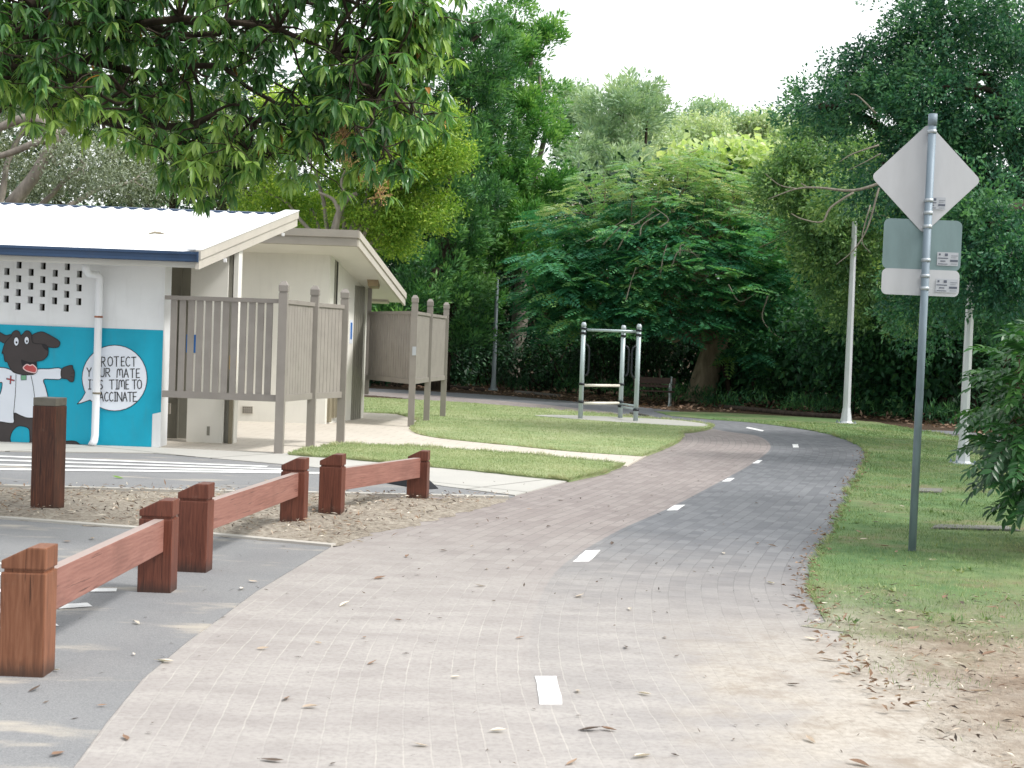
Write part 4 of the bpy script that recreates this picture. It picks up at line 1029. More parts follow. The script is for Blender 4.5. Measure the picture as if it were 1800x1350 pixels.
L_DARK = lm('dark_fine_leaf', (42, 90, 74), (70, 124, 90), (118, 168, 112), trans=.28, rough=.4, spec=.45)
L_MIDR = lm('olive_fine_leaf', (82, 120, 82), (116, 154, 96), (160, 186, 114), trans=.32)
L_SHRUB = lm('shrub_leaf', (36, 74, 44), (60, 108, 58), (106, 154, 80), trans=.3, rough=.38, spec=.5)
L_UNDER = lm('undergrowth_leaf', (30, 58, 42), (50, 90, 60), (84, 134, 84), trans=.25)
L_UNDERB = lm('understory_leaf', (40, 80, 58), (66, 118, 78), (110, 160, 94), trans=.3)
B_BROWN = bark('bark_brown', S(58, 46, 38), S(104, 86, 70))
B_GREY = bark('bark_grey', S(110, 104, 96), S(160, 152, 142), 6)
B_DARK = bark('bark_dark', S(38, 34, 28), S(74, 64, 54))
B_POIN = bark('bark_grey_brown', S(112, 102, 86), S(164, 152, 130), 5)
B_TWIG = bark('twig_pale', S(112, 106, 96), S(156, 148, 136), 20)

def wob_path(p, q, amp, n=7, sag=0.0):
    p, q = np.array(p, float), np.array(q, float); L = np.linalg.norm(q - p)
    off = RNG.normal(0, amp * L, (n + 1, 3)); off[0] = off[-1] = 0
    off[1:-1] = (off[:-2] + 2 * off[1:-1] + off[2:]) / 4
    t_ = np.linspace(0, 1, n + 1)[:, None]
    pts = p + (q - p) * t_ + off; pts[:, 2] += sag * L * (4 * t_ * (1 - t_))[:, 0]
    return pts
def limb(acc, p, q, r0, r1, amp=.05, n=7, sag=0.0, sides=7):
    pts = wob_path(p, q, amp, n, sag); acc.tube(pts, np.linspace(r0, r1, len(pts)), sides); return pts
def in_ell(n, c, r, shell=.5):
    u = unit(n); rad = (shell + (1 - shell) * RNG.random(n)) ** .7
    return np.array(c) + u * rad[:, None] * np.array(r), u
def clump_leaves(acc, cc, out, per, cr, L, W, droop=.2, flat=.7, vbase=None, vj=.2, m=0, spread=1.0):
    n = len(cc) * per
    C = np.repeat(cc, per, 0); O = np.repeat(out, per, 0)
    g = RNG.normal(0, 1, (n, 3)) * np.array([1, 1, flat]) * cr * np.repeat(RNG.uniform(.6, 1.3, len(cc)), per)[:, None]
    d = O * .6 + unit(n) * spread + np.array([0, 0, -droop])
    nn_ = unit(n) * .8 + np.array([0, 0, 1.0])
    vb = RNG.uniform(.15, .75, len(cc)) if vbase is None else vbase
    v = np.clip(np.repeat(vb, per) + RNG.normal(0, vj, n), 0, 1)
    acc.leaves(C + g, d, nn_, L * RNG.uniform(.6, 1.3, n), W * RNG.uniform(.7, 1.3, n), v, m)
def plumes(acc, base, axis, length, per, L, W, vb):
    n = len(base) * per
    B = np.repeat(base, per, 0); A_ = axis / np.linalg.norm(axis, axis=1)[:, None]; A_ = np.repeat(A_, per, 0)
    ln = np.repeat(length, per); t_ = RNG.random(n) ** .8
    rad = unit(n); rad -= (rad * A_).sum(1)[:, None] * A_; rad /= np.linalg.norm(rad, axis=1)[:, None] + 1e-6
    prof = np.sin(np.pi * np.clip(t_ * .85 + .12, 0, 1)) * .38
    c = B + A_ * (t_ * ln)[:, None] + rad * (prof * ln * RNG.random(n))[:, None]
    d = A_ * .8 + rad * .7 + unit(n) * .25
    v = np.clip(np.repeat(vb, per) + .5 * (t_ - .5) + RNG.normal(0, .12, n), 0, 1)
    acc.leaves(c, d, unit(n), L * RNG.uniform(.7, 1.3, n), W * RNG.uniform(.7, 1.2, n), v)
def fronds(acc, base, out, length, pairs, L, W, vb, droop=.35, m=0):
    """flat pinnate fronds: leaflets in pairs along an arching rachis"""
    N = len(base)
    h = out * np.array([1, 1, .16]); h = h / (np.linalg.norm(h, axis=1)[:, None] + 1e-6)
    up = np.tile(np.array([0, 0, 1.]), (N, 1)) + RNG.normal(0, .25, (N, 3))
    side = np.cross(h, up); side /= np.linalg.norm(side, axis=1)[:, None]
    nrm = np.cross(side, h)
    for k in range(pairs):
        t_ = (k + .6) / pairs
        c = base + h * (length * t_)[:, None] - np.array([0, 0, 1.]) * (length * droop * t_ * t_)[:, None]
        w = math.sin(math.pi * min(1, .2 + .75 * t_)) 
        for sgn in (-1, 1):
            d = side * sgn + h * .45 - nrm * .2
            acc.leaves(c, d, nrm + RNG.normal(0, .18, (N, 3)), L * w * RNG.uniform(.85, 1.1, N), W, np.clip(vb + RNG.normal(0, .1, N), 0, 1), m)
def attach(tr, nodes, targets, r0, r1, amp=.08, sides=5, sag=.05):
    nodes = np.array(nodes)
    for q in targets:
        p = nodes[np.argmin(np.linalg.norm(nodes - q, axis=1) + np.where(nodes[:, 2] > q[2] + .4, 1.0, 0))]
        limb(tr, p, q, r0, r1, amp, 5, sag, sides)

# ---- overhanging mango tree -------------------------------------------------
def mango():
    base = (-6.6, 11.6, 0)
    t = thing('mango_tree', 'dark green broad-leaved tree overhanging the white roof, long drooping leaves and flower sprays', 'tree', base)
    tr = Acc(); nodes = []
    fork = np.array([-6.3, 11.5, 2.5])
    tr.tube(wob_path((base[0], base[1], -.1), fork, .02, 5), np.linspace(.42, .30, 6), 12)
    mains = [((710, 40), 10.8), ((660, 170), 10.4), ((640, 260), 10.6), ((380, 290), 10.9), ((240, 180), 10.5), ((600, 20), 11.4), ((460, 90), 11.2), ((90, 40), 10.6), ((250, -60), 11.6), ((720, -120), 11.4), ((480, -220), 12), ((560, 190), 11.5), ((-100, -20), 11.5)]
    for (px, py), d in mains:
        q = np.array(P(px, py, d)); mid = fork + (q - fork) * .45 + np.array([0, 0, .75])
        p1 = limb(tr, fork, mid, .10, .05, .05, 6, .05, 8); p2 = limb(tr, mid, q, .045, .012, .07, 8, .05, 7)
        nodes += list(p1[2:]) + list(p2)
    # lower outline of the canopy in the picture plane, used as the real drooping edge of the crown
    lowx = [-260, 0, 60, 110, 150, 180, 220, 260, 300, 350, 390, 420, 470, 520, 560, 620, 680, 700, 740, 760, 755, 780, 820, 840]
    lowy = [160, 170, 205, 220, 190, 240, 262, 245, 280, 325, 385, 335, 325, 295, 330, 340, 335, 232, 252, 225, 150, 112, 90, 30]
    cc, cv = [], []
    def try_add(px, py, d, edge=0):
        cc.append(np.array(P(px, py, d))); cv.append(RNG.uniform(.1, .6) + edge + (.14 if py > np.interp(px, lowx, lowy) - 95 else 0))
    for _ in range(330):
        px = RNG.uniform(-250, 745); yl = np.interp(px, lowx, lowy) - 46
        py = yl - (yl + 300) * RNG.random() ** 1.25
        d = RNG.uniform(9.7, 13.0)
        hole = math.sin(px * .021 + 1.0) * math.cos(py * .027 + .5) + .6 * math.sin(px * .047 + py * .035)
        if hole > .62 and RNG.random() < .8: continue
        if 690 < px and py > 60 and RNG.random() < .25: continue
        try_add(px, py, d)
    for px, py in [(390, 345), (400, 315), (570, 300), (625, 310), (660, 300), (185, 215), (205, 235), (215, 225), (300, 240), (330, 290), (350, 280), (450, 285), (480, 290), (110, 180), (60, 170), (700, 200), (735, 215), (750, 180), (720, 150), (740, 130), (690, 120), (650, 130), (620, 90), (790, 70), (810, 40), (820, 10), (775, 40), (725, 90), (585, 240), (540, 255), (815, 70), (825, 100), (800, 100), (830, 60), (818, 40), (770, 80), (750, 60), (20, 140), (680, 230), (700, 175)]:
        try_add(px - (78 if px > 755 else 44), py - 28, RNG.uniform(10.1, 10.8), .2)
    cc = np.array(cc); cv = np.array(cv)
    attach(tr, nodes, cc, .016, .005, .10, 5, .06)
    cr = Acc(); tips, tv = [], []
    for c, v in zip(cc, cv):
        k = RNG.integers(6, 11)
        g = c + RNG.normal(0, .15, (k, 3)) * np.array([1, 1, .75])
        for q in g:
            limb(tr, c, q, .005, .003, .1, 3, 0, 4); tips.append(q); tv.append(v)
    tips = np.array(tips); tv = np.array(tv); per = 12; n = len(tips) * per
    C = np.repeat(tips, per, 0)
    az = np.tile(np.arange(per) / per * 6.2832 * 1.618, len(tips)) + np.repeat(RNG.uniform(0, 6, len(tips)), per) + RNG.normal(0, .3, n)
    el = RNG.uniform(-1.4, .0, n)
    d = np.stack([np.cos(az) * np.cos(el), np.sin(az) * np.cos(el), np.sin(el)], 1)
    v = np.clip(np.repeat(tv, per) + RNG.normal(0, .16, n), 0, .98)
    nn_ = np.array([0, 0, 1.]) + unit(n) * .35
    old = RNG.random(n) < .005
    cr.long_leaves(C[~old], d[~old], nn_[~old], RNG.uniform(.09, .185, n)[~old], RNG.uniform(.026, .042, n)[~old], RNG.uniform(.1, .45, n)[~old], v[~old], 0)
    cr.long_leaves(C[old], d[old], nn_[old], .15, .04, .3, RNG.random(old.sum()), 1)
    tr.build('trunk', B_DARK, t, True)
    cr.build('crown', [L_MANGO, L_OLD], t)
    for px, py in ((592, 205), (604, 262), (655, 318), (598, 235)):
        a = Acc(); p = np.array(P(px, py - 22, 10.35)); tw, te = [], []
        ax = np.array([.08, -.1, -.24])
        a.tube(wob_path(p, p + ax, .05, 5), np.linspace(.006, .003, 6), 5)
        for k in range(26):
            s_ = p + ax * RNG.random(); e = s_ + unit(1)[0] * RNG.uniform(.06, .15)
            a.tube(wob_path(s_, e, .08, 3), np.linspace(.003, .0015, 4), 4, RNG.uniform(0, .5))
            te += list(s_ + (e - s_) * RNG.uniform(.4, 1.05, (9, 1)) + RNG.normal(0, .008, (9, 3)))
        te = np.array(te); a.leaves(te, unit(len(te)), unit(len(te)), .016, .009, RNG.uniform(.3, 1, len(te)))
        a.build('flower_spray', L_FLOWER, t)
mango()

def tree(name, label, base, fork_z, r, blobs, leaf, bark_m, group, kind='clump', n=400, per=40, cr=.35, L=.16, W=.07, droop=.25, shell=.45, lean=(0, 0), flat=.7, limbs=14, seedv=None, extra=None, cl=0.0, m1=9):
    """trunk with limbs reaching into each blob of the crown; blobs: (centre, radii, share)"""
    t = thing(name, label, 'tree', tuple(base), group)
    tr, cw = Acc(), Acc()
    base = np.array(base, float); fork = base + np.array([lean[0], lean[1], fork_z])
    pts = wob_path(base - np.array([0, 0, .2]), fork, .025, 6)
    tr.tube(pts, np.linspace(r * 1.25, r * .8, len(pts)), 10)
    nodes = list(pts[3:]); tot = sum(b[2] for b in blobs)
    for c, rr, sh in blobs:
        c = np.array(c, float); rr = np.array(rr, float)
        nodes += list(limb(tr, fork, c, r * .5, r * .18, .05, 7, .04, 7))
        k = max(8, int(n * sh / tot))
        if cl:                                   # boughs: tight groups with gaps between them
            kb = max(4, k // m1); cb, ub = in_ell(kb, c, rr, shell); ix = np.repeat(np.arange(kb), m1); k = kb * m1
            g_ = unit(k) * (RNG.random(k) ** .4)[:, None] * np.array([1, 1, .62]) * np.repeat(RNG.uniform(.65, 1.35, kb), m1)[:, None]
            cc = cb[ix] + g_ * cl; u = ub[ix] * .55 + g_ * .9; vbough = np.repeat(RNG.uniform(-.16, .16, kb), m1)
        else:
            cc, u = in_ell(k, c, rr, shell); vbough = 0
        ks = max(3, int(limbs * sh / tot))
        attach(tr, nodes[-8:], cc[:ks], r * .14, r * .03, .07)
        if kind == 'clump':
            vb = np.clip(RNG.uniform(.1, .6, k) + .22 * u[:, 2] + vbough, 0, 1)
            clump_leaves(cw, cc, u, per, cr, L, W, droop, flat, vb)
        elif kind == 'plume':
            ax = u * np.array([1, 1, .4]) + np.array([0, 0, .8]) + RNG.normal(0, .25, (k, 3))
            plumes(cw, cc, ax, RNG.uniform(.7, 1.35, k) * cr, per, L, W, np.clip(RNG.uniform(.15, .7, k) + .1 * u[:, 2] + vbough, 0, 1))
        elif kind == 'spray':
            ax = u * np.array([1, 1, .5]) + np.array([0, 0, -droop]) + RNG.normal(0, .3, (k, 3))
            k3 = np.repeat(np.arange(k), 3); sb = cc[k3] + RNG.normal(0, .14, (3 * k, 3)); sa = ax[k3] + RNG.normal(0, .4, (3 * k, 3))
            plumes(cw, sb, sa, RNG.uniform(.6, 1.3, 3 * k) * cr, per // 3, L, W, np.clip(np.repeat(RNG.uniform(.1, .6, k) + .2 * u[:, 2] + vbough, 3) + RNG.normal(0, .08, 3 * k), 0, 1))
        elif kind == 'frond':
            fronds(cw, cc, u + RNG.normal(0, .4, (k, 3)), RNG.uniform(.7, 1.2, k) * cr, per, L, W, np.clip(RNG.uniform(.15, .6, k) + .15 * u[:, 2] + vbough, 0, 1), droop)
    if extra: extra(t, tr, cw)
    tr.build('trunk', bark_m, t, True); cw.build('crown', leaf, t)
    return t
def blob(px, py, y, rx, ry, rz, sh=1.0):
    """crown lobe centred where the photograph shows it, radii in photo pixels (x, z) and metres (depth)"""
    k = y / F; return (tuple(P(px, py, y)), (rx * k, ry, rz * k), sh)
def gz(px, y): q = P(px, 650, y); return (q.x, y, 0)

# grey gnarled tree at the far left
def grey_extra(t, tr, cw):
    for pts, r0, r1 in ((((18, 360), (60, 310), (85, 262), (100, 238), (60, 205)), .16, .09), (((100, 240), (60, 252), (20, 268), (-40, 285)), .10, .06), (((85, 262), (100, 290), (115, 270)), .05, .02), (((60, 205), (20, 215), (-30, 240)), .12, .08), (((100, 238), (140, 215), (190, 190)), .08, .03)):
        ac = Acc(); ac.tube(smooth_open([tuple(P(x, y, 31)) for x, y in pts], 4), np.linspace(r0, r1, 4 * (len(pts) - 1) + 1), 8); ac.build('limb', B_GREY, t, True)
tree('grey_leaved_tree', 'gnarled grey-trunked tree with grey-green foliage rising behind the white roof', gz(-60, 32), 2.5, .22, [blob(150, 290, 31, 70, 1.2, 55, 1.2), blob(60, 180, 33, 110, 1.5, 60, 1.2), blob(-40, 270, 33, 90, 1.5, 80, 1), blob(230, 320, 34, 70, 1.2, 45, .8), blob(60, 320, 34, 60, 1.2, 40, .5)], L_GREY, B_GREY, 'trees behind the building', n=420, per=36, cr=.24, L=.10, W=.035, extra=grey_extra)
tree('olive_tree', 'dim olive tree filling the gap between the grey trunk and the yellow-green crown', gz(280, 40), 2.5, .25, [blob(270, 250, 40, 150, 2.5, 110, 1.4), blob(420, 300, 41, 120, 2, 90, 1.2), blob(150, 150, 42, 200, 2.5, 110, 1.2), blob(330, 120, 43, 160, 2, 80, .9), blob(40, 300, 42, 130, 2, 60, .7)], L_OLIVE, B_DARK, 'trees behind the building', n=600, per=40, cr=.3, L=.15, W=.06, cl=.5, m1=7)
# yellow-green tree
def yel_extra(t, tr, cw):
    for pts, r0, r1 in ((((588, 405), (596, 375), (610, 350), (628, 340)), .10, .05), (((596, 372), (585, 350), (560, 338)), .06, .025), (((610, 350), (600, 320), (612, 290)), .05, .02)):
        ac = Acc(); ac.tube(smooth_open([tuple(P(x, y, 32.5)) for x, y in pts], 4), np.linspace(r0, r1, 4 * (len(pts) - 1) + 1), 7); ac.build('limb', B_GREY, t, True)
tree('yellow_green_tree', 'bright yellow-green feathery tree standing just behind the taupe roof', gz(585, 33), 3.2, .14, [blob(735, 230, 33, 68, 1.2, 40, 1), blob(765, 285, 33.3, 50, 1, 35, .8), blob(690, 300, 33, 75, 1.4, 45, 1), blob(745, 365, 33.5, 55, 1, 32, .7), blob(660, 395, 33.5, 55, 1.0, 40, .7), blob(690, 250, 33, 80, 1.2, 50, .9), blob(600, 260, 34, 80, 1.2, 60, .8), blob(520, 210, 34.5, 70, 1.2, 60, .6), blob(470, 340, 34.5, 70, 1.2, 40, .6), blob(545, 370, 35, 60, 1, 35, .5), blob(690, 430, 34, 30, .8, 22, .3)], L_YELLOW, B_GREY, 'trees behind the building', n=1500, per=62, cr=.17, L=.10, W=.045, droop=.1, shell=.5, extra=yel_extra, cl=.42, m1=10)
# conifers
tree('conifer_tree', 'tall bright green conifer with upswept tufts reaching the top of the view', gz(905, 50), 5, .3, [blob(900, 120, 50, 36, 1.2, 90, .8), blob(948, 130, 50, 14, .6, 60, .25), blob(945, 215, 49.5, 30, 1, 50, .5), blob(870, 260, 49.5, 60, 1.6, 90, 1.1), blob(945, 310, 49.5, 40, 1.2, 70, .7), blob(860, 380, 49, 75, 1.6, 80, 1.1), blob(920, 430, 49, 60, 1.5, 80, .8), blob(840, 500, 48.5, 60, 1.4, 70, .8), blob(955, 70, 50.2, 10, .5, 26, .12), blob(900, 40, 50.2, 14, .5, 36, .2)], L_CONIF, B_GREY, 'conifers beyond the lawn', kind='plume', n=900, per=64, cr=.72, L=.19, W=.058, shell=.5, limbs=60, cl=.5, m1=7)
tree('conifer_tree', 'dark green conifer filling the space between the yellow-green tree and the tall conifer', gz(775, 45), 4, .26, [blob(800, 215, 46, 55, 1.4, 70, .9), blob(835, 130, 46.5, 50, 1.2, 60, .8), blob(850, 210, 47, 50, 1.2, 80, .9), blob(790, 120, 47, 50, 1.2, 70, .6), blob(770, 420, 45, 60, 1.5, 80, 1), blob(820, 340, 45.5, 55, 1.4, 80, 1), blob(740, 480, 44, 60, 1.3, 60, .9), blob(800, 560, 44.5, 60, 1.2, 60, .8), blob(715, 560, 43, 45, 1, 50, .6), blob(845, 60, 47, 30, 1, 40, .4)], L_CONIFD, B_DARK, 'conifers beyond the lawn', kind='plume', n=900, per=60, cr=.7, L=.19, W=.058, shell=.5, limbs=50, cl=.5, m1=7)
tree('conifer_tree', 'blue-green conifer with a ragged flat top far behind the feathery tree', gz(1075, 72), 8, .3, [blob(1095, 205, 72, 50, 2, 34, 1), blob(1050, 260, 72, 60, 2, 50, 1), blob(1110, 260, 72, 45, 2, 50, .7), blob(1020, 330, 70, 50, 2, 60, .8), blob(1080, 340, 70, 70, 2, 60, .8), blob(1070, 180, 72.5, 14, 1, 22, .2), blob(1110, 175, 72.5, 14, 1, 18, .2), blob(1140, 200, 72.5, 16, 1, 16, .2)], L_HAZED, B_DARK, 'conifers beyond the lawn', kind='plume', n=520, per=36, cr=.9, L=.34, W=.09, shell=.45, cl=.75, m1=7)
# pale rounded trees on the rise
for lb, bl_, lf, d in (('pale rounded tree on the rise just left of the open sky', [blob(1085, 290, 80, 55, 2.5, 34, 1), blob(1045, 320, 80, 40, 2, 30, .6)], L_PALE, 80), ('largest pale rounded tree in the middle of the far rise', [blob(1215, 240, 92, 80, 3, 32, 1.2), blob(1160, 265, 90, 55, 3, 34, .8), blob(1255, 275, 90, 60, 3, 30, .7)], L_PALE, 92), ('hazy far tree poking above the middle of the rise', [blob(1245, 215, 125, 40, 3, 22, 1), blob(1290, 235, 120, 50, 3, 26, 1), blob(1240, 195, 126, 12, 2, 10, .2)], L_HAZED, 125), ('hazy pale far tree at the right end of the rise', [blob(1345, 225, 118, 42, 3, 26, 1), blob(1390, 240, 116, 50, 3, 36, 1), blob(1440, 260, 112, 60, 3, 50, .8)], L_PALE, 118), ('thin-topped far tree showing beside the tall conifer', [blob(1010, 190, 100, 36, 3, 40, 1), blob(1030, 240, 98, 40, 3, 40, .8), blob(1150, 225, 104, 40, 3, 22, .7)], L_HAZED, 100), ('mid green tree below the pale crowns right of the rise', [blob(1400, 300, 66, 60, 2.5, 44, 1), blob(1350, 310, 70, 50, 2.5, 36, 1), blob(1440, 340, 60, 50, 2, 40, .8)], L_MIDR, 66)):
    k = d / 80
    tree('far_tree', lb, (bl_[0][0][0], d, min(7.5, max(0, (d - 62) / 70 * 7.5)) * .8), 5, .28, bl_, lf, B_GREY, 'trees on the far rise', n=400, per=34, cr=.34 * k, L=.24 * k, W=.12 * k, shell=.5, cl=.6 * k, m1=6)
tree('broad_leaved_tree', 'sunlit pale broad-leaved tree top showing above the feathery crown', gz(1310, 54), 6, .22, [blob(1330, 285, 54, 50, 1.5, 26, 1), blob(1270, 290, 54, 60, 1.5, 22, 1), blob(1210, 285, 54, 40, 1.5, 14, .5), blob(1360, 320, 53, 30, 1.2, 24, .5)], L_BROAD, B_GREY, 'trees on the far rise', n=150, per=22, cr=.45, L=.36, W=.24, droop=.6, shell=.4)
# the umbrella-shaped feathery tree over the bench
def poin():
    base = G(1238, 706); y0 = base.y
    t = thing('feathery_tree', 'wide umbrella-shaped feathery tree with a thick grey trunk beside the bench', 'tree', tuple(base))
    tr, cw, top = Acc(), Acc(), Acc()
    def pt(px, py, y): return np.array(P(px, py, y))
    tr.tube(smooth_open([tuple(pt(1228, 716, y0)), tuple(pt(1236, 680, y0)), tuple(pt(1250, 630, y0)), tuple(pt(1264, 585, y0 - .3))], 5), np.linspace(.52, .34, 16) * np.array([1.15] + [1] * 15), 12)
    fk = pt(1262, 590, y0 - .3); nodes = []
    for (px, py), y in (((1200, 520), y0 - 1.5), ((1120, 430), y0 - 2.5), ((1010, 470), y0 - 2.5), ((1340, 480), y0 - 1), ((1400, 520), y0 - 1.5), ((1180, 360), y0), ((1300, 370), y0 + .5), ((1060, 380), y0 - .5), ((970, 560), y0 - 2), ((1250, 440), y0 - 3), ((1180, 600), y0 - 3.5)):
        p = limb(tr, fk, pt(px, py, y), .22, .05, .06, 9, .06, 8); nodes += list(p[3:])
    # crown shell: density follows an umbrella, fronds hang lower at the sides
    N = 430; th = RNG.uniform(0, 6.2832, N); rr = RNG.random(N) ** .55
    cx, cz_ = pt(1185, 560, y0 - 1)[0], 0
    rx, ry = 265 * y0 / F, 4.2
    x = cx + rx * rr * np.cos(th); yv = y0 - 1.0 + ry * rr * np.sin(th)
    ztop = P(1185, 285, y0).z
    zc = ztop - 2.0 * rr ** 2.2 - RNG.random(N) ** 1.1 * (1.4 + 2.4 * rr) + .55 * (lumpy(x, yv, .8, 1) - .5) * 2
    c = np.stack([x, yv, zc], 1); out = np.stack([np.cos(th), np.sin(th) - .3, RNG.normal(-.1, .35, N)], 1)
    NW = 6
    def whorls(c, out, spread=1.0, sz=.1):
        m = len(c); ix = np.repeat(np.arange(m), NW); an = np.tile(np.arange(NW) / NW * 6.2832, m) + np.repeat(RNG.uniform(0, 6, m), NW)
        d = np.stack([np.cos(an), np.sin(an), RNG.normal(-.1, .2, m * NW)], 1) * spread + out[ix] * .7
        return c[ix] + d * sz + RNG.normal(0, .08, (m * NW, 3)), d, ix
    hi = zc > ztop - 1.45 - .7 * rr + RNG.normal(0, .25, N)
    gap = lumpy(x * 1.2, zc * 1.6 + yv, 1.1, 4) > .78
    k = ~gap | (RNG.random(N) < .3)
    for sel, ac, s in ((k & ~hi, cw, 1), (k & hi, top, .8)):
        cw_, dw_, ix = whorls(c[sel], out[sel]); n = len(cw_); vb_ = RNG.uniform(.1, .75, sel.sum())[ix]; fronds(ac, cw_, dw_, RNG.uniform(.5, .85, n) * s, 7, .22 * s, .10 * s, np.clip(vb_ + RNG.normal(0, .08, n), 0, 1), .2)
    # low skirt at both sides and over the gym frame
    sk_ = []
    for px0, px1, py0, py1, n in ((930, 1090, 480, 580, 46), (1040, 1200, 530, 570, 22), (1310, 1450, 540, 640, 30), (1270, 1340, 570, 620, 7), (1100, 1300, 480, 545, 26), (920, 1010, 430, 520, 22), (1300, 1420, 430, 540, 24)):
        for _ in range(n): sk_.append(pt(RNG.uniform(px0, px1), RNG.uniform(py0, py1), y0 - RNG.uniform(1.0, 4.2)))
    for _ in range(240):      # the near face of the umbrella
        a_ = RNG.uniform(0, 3.1416); u_ = RNG.random() ** .6
        fx = 1185 + 262 * u_ * math.cos(a_); ft = 330 + 70 * abs(fx - 1185) / 262
        fy = ft + (570 - ft) * RNG.random() ** 1.1
        if lumpy(np.array([fx * .02]), np.array([fy * .03]), 1.3, 1)[0] > .70: continue
        sk_.append(pt(fx, fy, y0 - 1.2 - 3.2 * (1 - (abs(fx - 1185) / 280) ** 2) * min(1, .35 + (fy - ft) / 160)))
    sk_ = np.array(sk_); n = len(sk_)
    cw_, dw_, ix = whorls(sk_, np.array([[0, -.8, -.9]]).repeat(n, 0), .9)
    vb_ = np.where(RNG.random(n) < .10, .95, RNG.uniform(.05, .6, n))[ix]; n2 = len(cw_)
    h_keep = RNG.random(n2) < .92
    fronds(cw, cw_[h_keep], dw_[h_keep] * np.array([1, 1, 2.2]), RNG.uniform(.5, .85, h_keep.sum()), 7, .22, .10, np.clip(vb_[h_keep] + RNG.normal(0, .08, h_keep.sum()), 0, 1), .22)
    attach(tr, nodes, list(sk_[::4]) + list(c[::6]), .035, .01, .1)
    tr.build('trunk', B_POIN, t, True)
    for pts in (((1085, 440), (1105, 405), (1130, 385), (1150, 372)), ((1060, 430), (1090, 400), (1125, 392)), ((1125, 415), (1130, 395), (1160, 375)), ((1030, 425), (1060, 410), (1100, 385)), ((1180, 470), (1195, 440), (1230, 450)), ((1160, 490), (1165, 455), (1172, 430)), ((1350, 520), (1340, 560), (1365, 590), (1395, 600)), ((1280, 500), (1300, 530), (1330, 515)), ((1100, 530), (1108, 500), (1118, 470)), ((1160, 400), (1175, 385), (1150, 365)), ((1195, 450), (1200, 430), (1240, 465))):
        q = [tuple(pt(x, y, y0 - 4.9)) for x, y in pts]; q = smooth_open(q, 4)
        tw = Acc(); tw.tube(q, np.linspace(.022, .008, len(q)), 6); tw.build('bare_branch', B_TWIG, t, True)
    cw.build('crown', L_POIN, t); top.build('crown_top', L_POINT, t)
poin()
# big dark trees on the right
def right_extra(t, tr, cw):
    for pts, r0, r1 in ((((1560, 318), (1500, 335), (1440, 330), (1400, 332), (1350, 350)), .055, .012), (((1500, 338), (1460, 365), (1445, 390), (1410, 385), (1390, 375)), .04, .01), (((1545, 255), (1500, 270), (1475, 285)), .03, .01), (((1420, 330), (1408, 322), (1418, 328)), .02, .01), (((1400, 332), (1370, 325), (1345, 305)), .02, .008), (((1548, 270), (1520, 285), (1490, 300)), .02, .008), (((1540, 200), (1510, 170), (1495, 165)), .025, .01), (((1545, 330), (1525, 400), (1500, 440), (1470, 465)), .03, .01), (((1530, 360), (1515, 420), (1530, 445)), .02, .01)):
        q = smooth_open([tuple(P(x, y, 23.2)) for x, y in pts], 4); ac = Acc(); ac.tube(q, np.linspace(r0, r1, len(q)) * .6, 6); ac.build('bare_limb', B_TWIG, t, True)
tree('broadleaf_tree', 'huge dark green fine-leaved tree towering behind the road sign, bare limbs reaching left', gz(1880, 26), 3.5, .36, [blob(1700, 120, 25, 150, 2.0, 140, 1.5), blob(1790, 300, 24.5, 130, 2.0, 160, 1.4), blob(1650, 60, 25.5, 80, 1.6, 80, .8), blob(1610, 190, 25, 75, 1.5, 70, .9), blob(1700, 380, 25, 110, 1.6, 110, 1.1), blob(1500, 165, 26, 30, 1, 30, .22), blob(1440, 190, 26, 22, .8, 14, .10), blob(1520, 110, 26, 24, .8, 30, .15), blob(1560, 290, 25.5, 60, 1.3, 70, .5), blob(1760, 0, 25, 140, 1.8, 100, 1), blob(1745, 160, 24, 110, 1.6, 100, 1.1), blob(1780, 480, 25, 110, 1.5, 90, .9), blob(1660, 520, 26, 90, 1.5, 60, .7), ((10.8, 17.5, 6.6), (3.0, 3.0, 2.2), 1.5), ((9.6, 12.6, 6.2), (2.6, 2.6, 1.9), 1.2), blob(1735, 395, 20.2, 60, .6, 55, .5), blob(1770, 470, 20.2, 60, .6, 50, .4), blob(1725, 455, 20.3, 26, .4, 26, .15)], L_DARK, B_DARK, 'trees on the right', kind='spray', n=2900, per=54, cr=.42, L=.085, W=.042, droop=.30, shell=.5, extra=right_extra, cl=.46, m1=16)  # two lobes outside the frame, added to shade the verge and path
tree('broadleaf_tree', 'olive green tree leaning over the path bend, left of the huge dark tree', gz(1900, 35), 3, .24, [blob(1450, 280, 34, 75, 1.4, 50, 1), blob(1470, 370, 34, 75, 1.4, 70, 1.1), blob(1400, 330, 34, 50, 1.2, 45, .6), blob(1540, 400, 34, 80, 1.4, 80, 1), blob(1530, 500, 34.5, 70, 1.2, 70, .8), blob(1460, 450, 34, 50, 1, 50, .5), blob(1445, 240, 35, 50, 1.2, 30, .4), blob(1490, 350, 31, 30, .6, 34, .25)], L_MIDR, B_DARK, 'trees on the right', kind='spray', n=1250, per=51, cr=.46, L=.11, W=.052, droop=.35, shell=.5, cl=.5, m1=14)
tree('broadleaf_tree', 'shaded dark tree standing behind the white light poles on the right', gz(1660, 37), 3, .26, [blob(1600, 560, 36, 130, 1.6, 80, 1), blob(1720, 580, 35, 100, 1.6, 80, 1), blob(1480, 580, 37, 110, 1.6, 70, 1), blob(1790, 450, 35, 90, 1.6, 120, 1), blob(1560, 450, 38, 150, 2, 110, 1)], L_UNDERB, B_DARK, 'trees on the right', n=520, per=40, cr=.38, L=.18, W=.08, droop=.4, shell=.35)

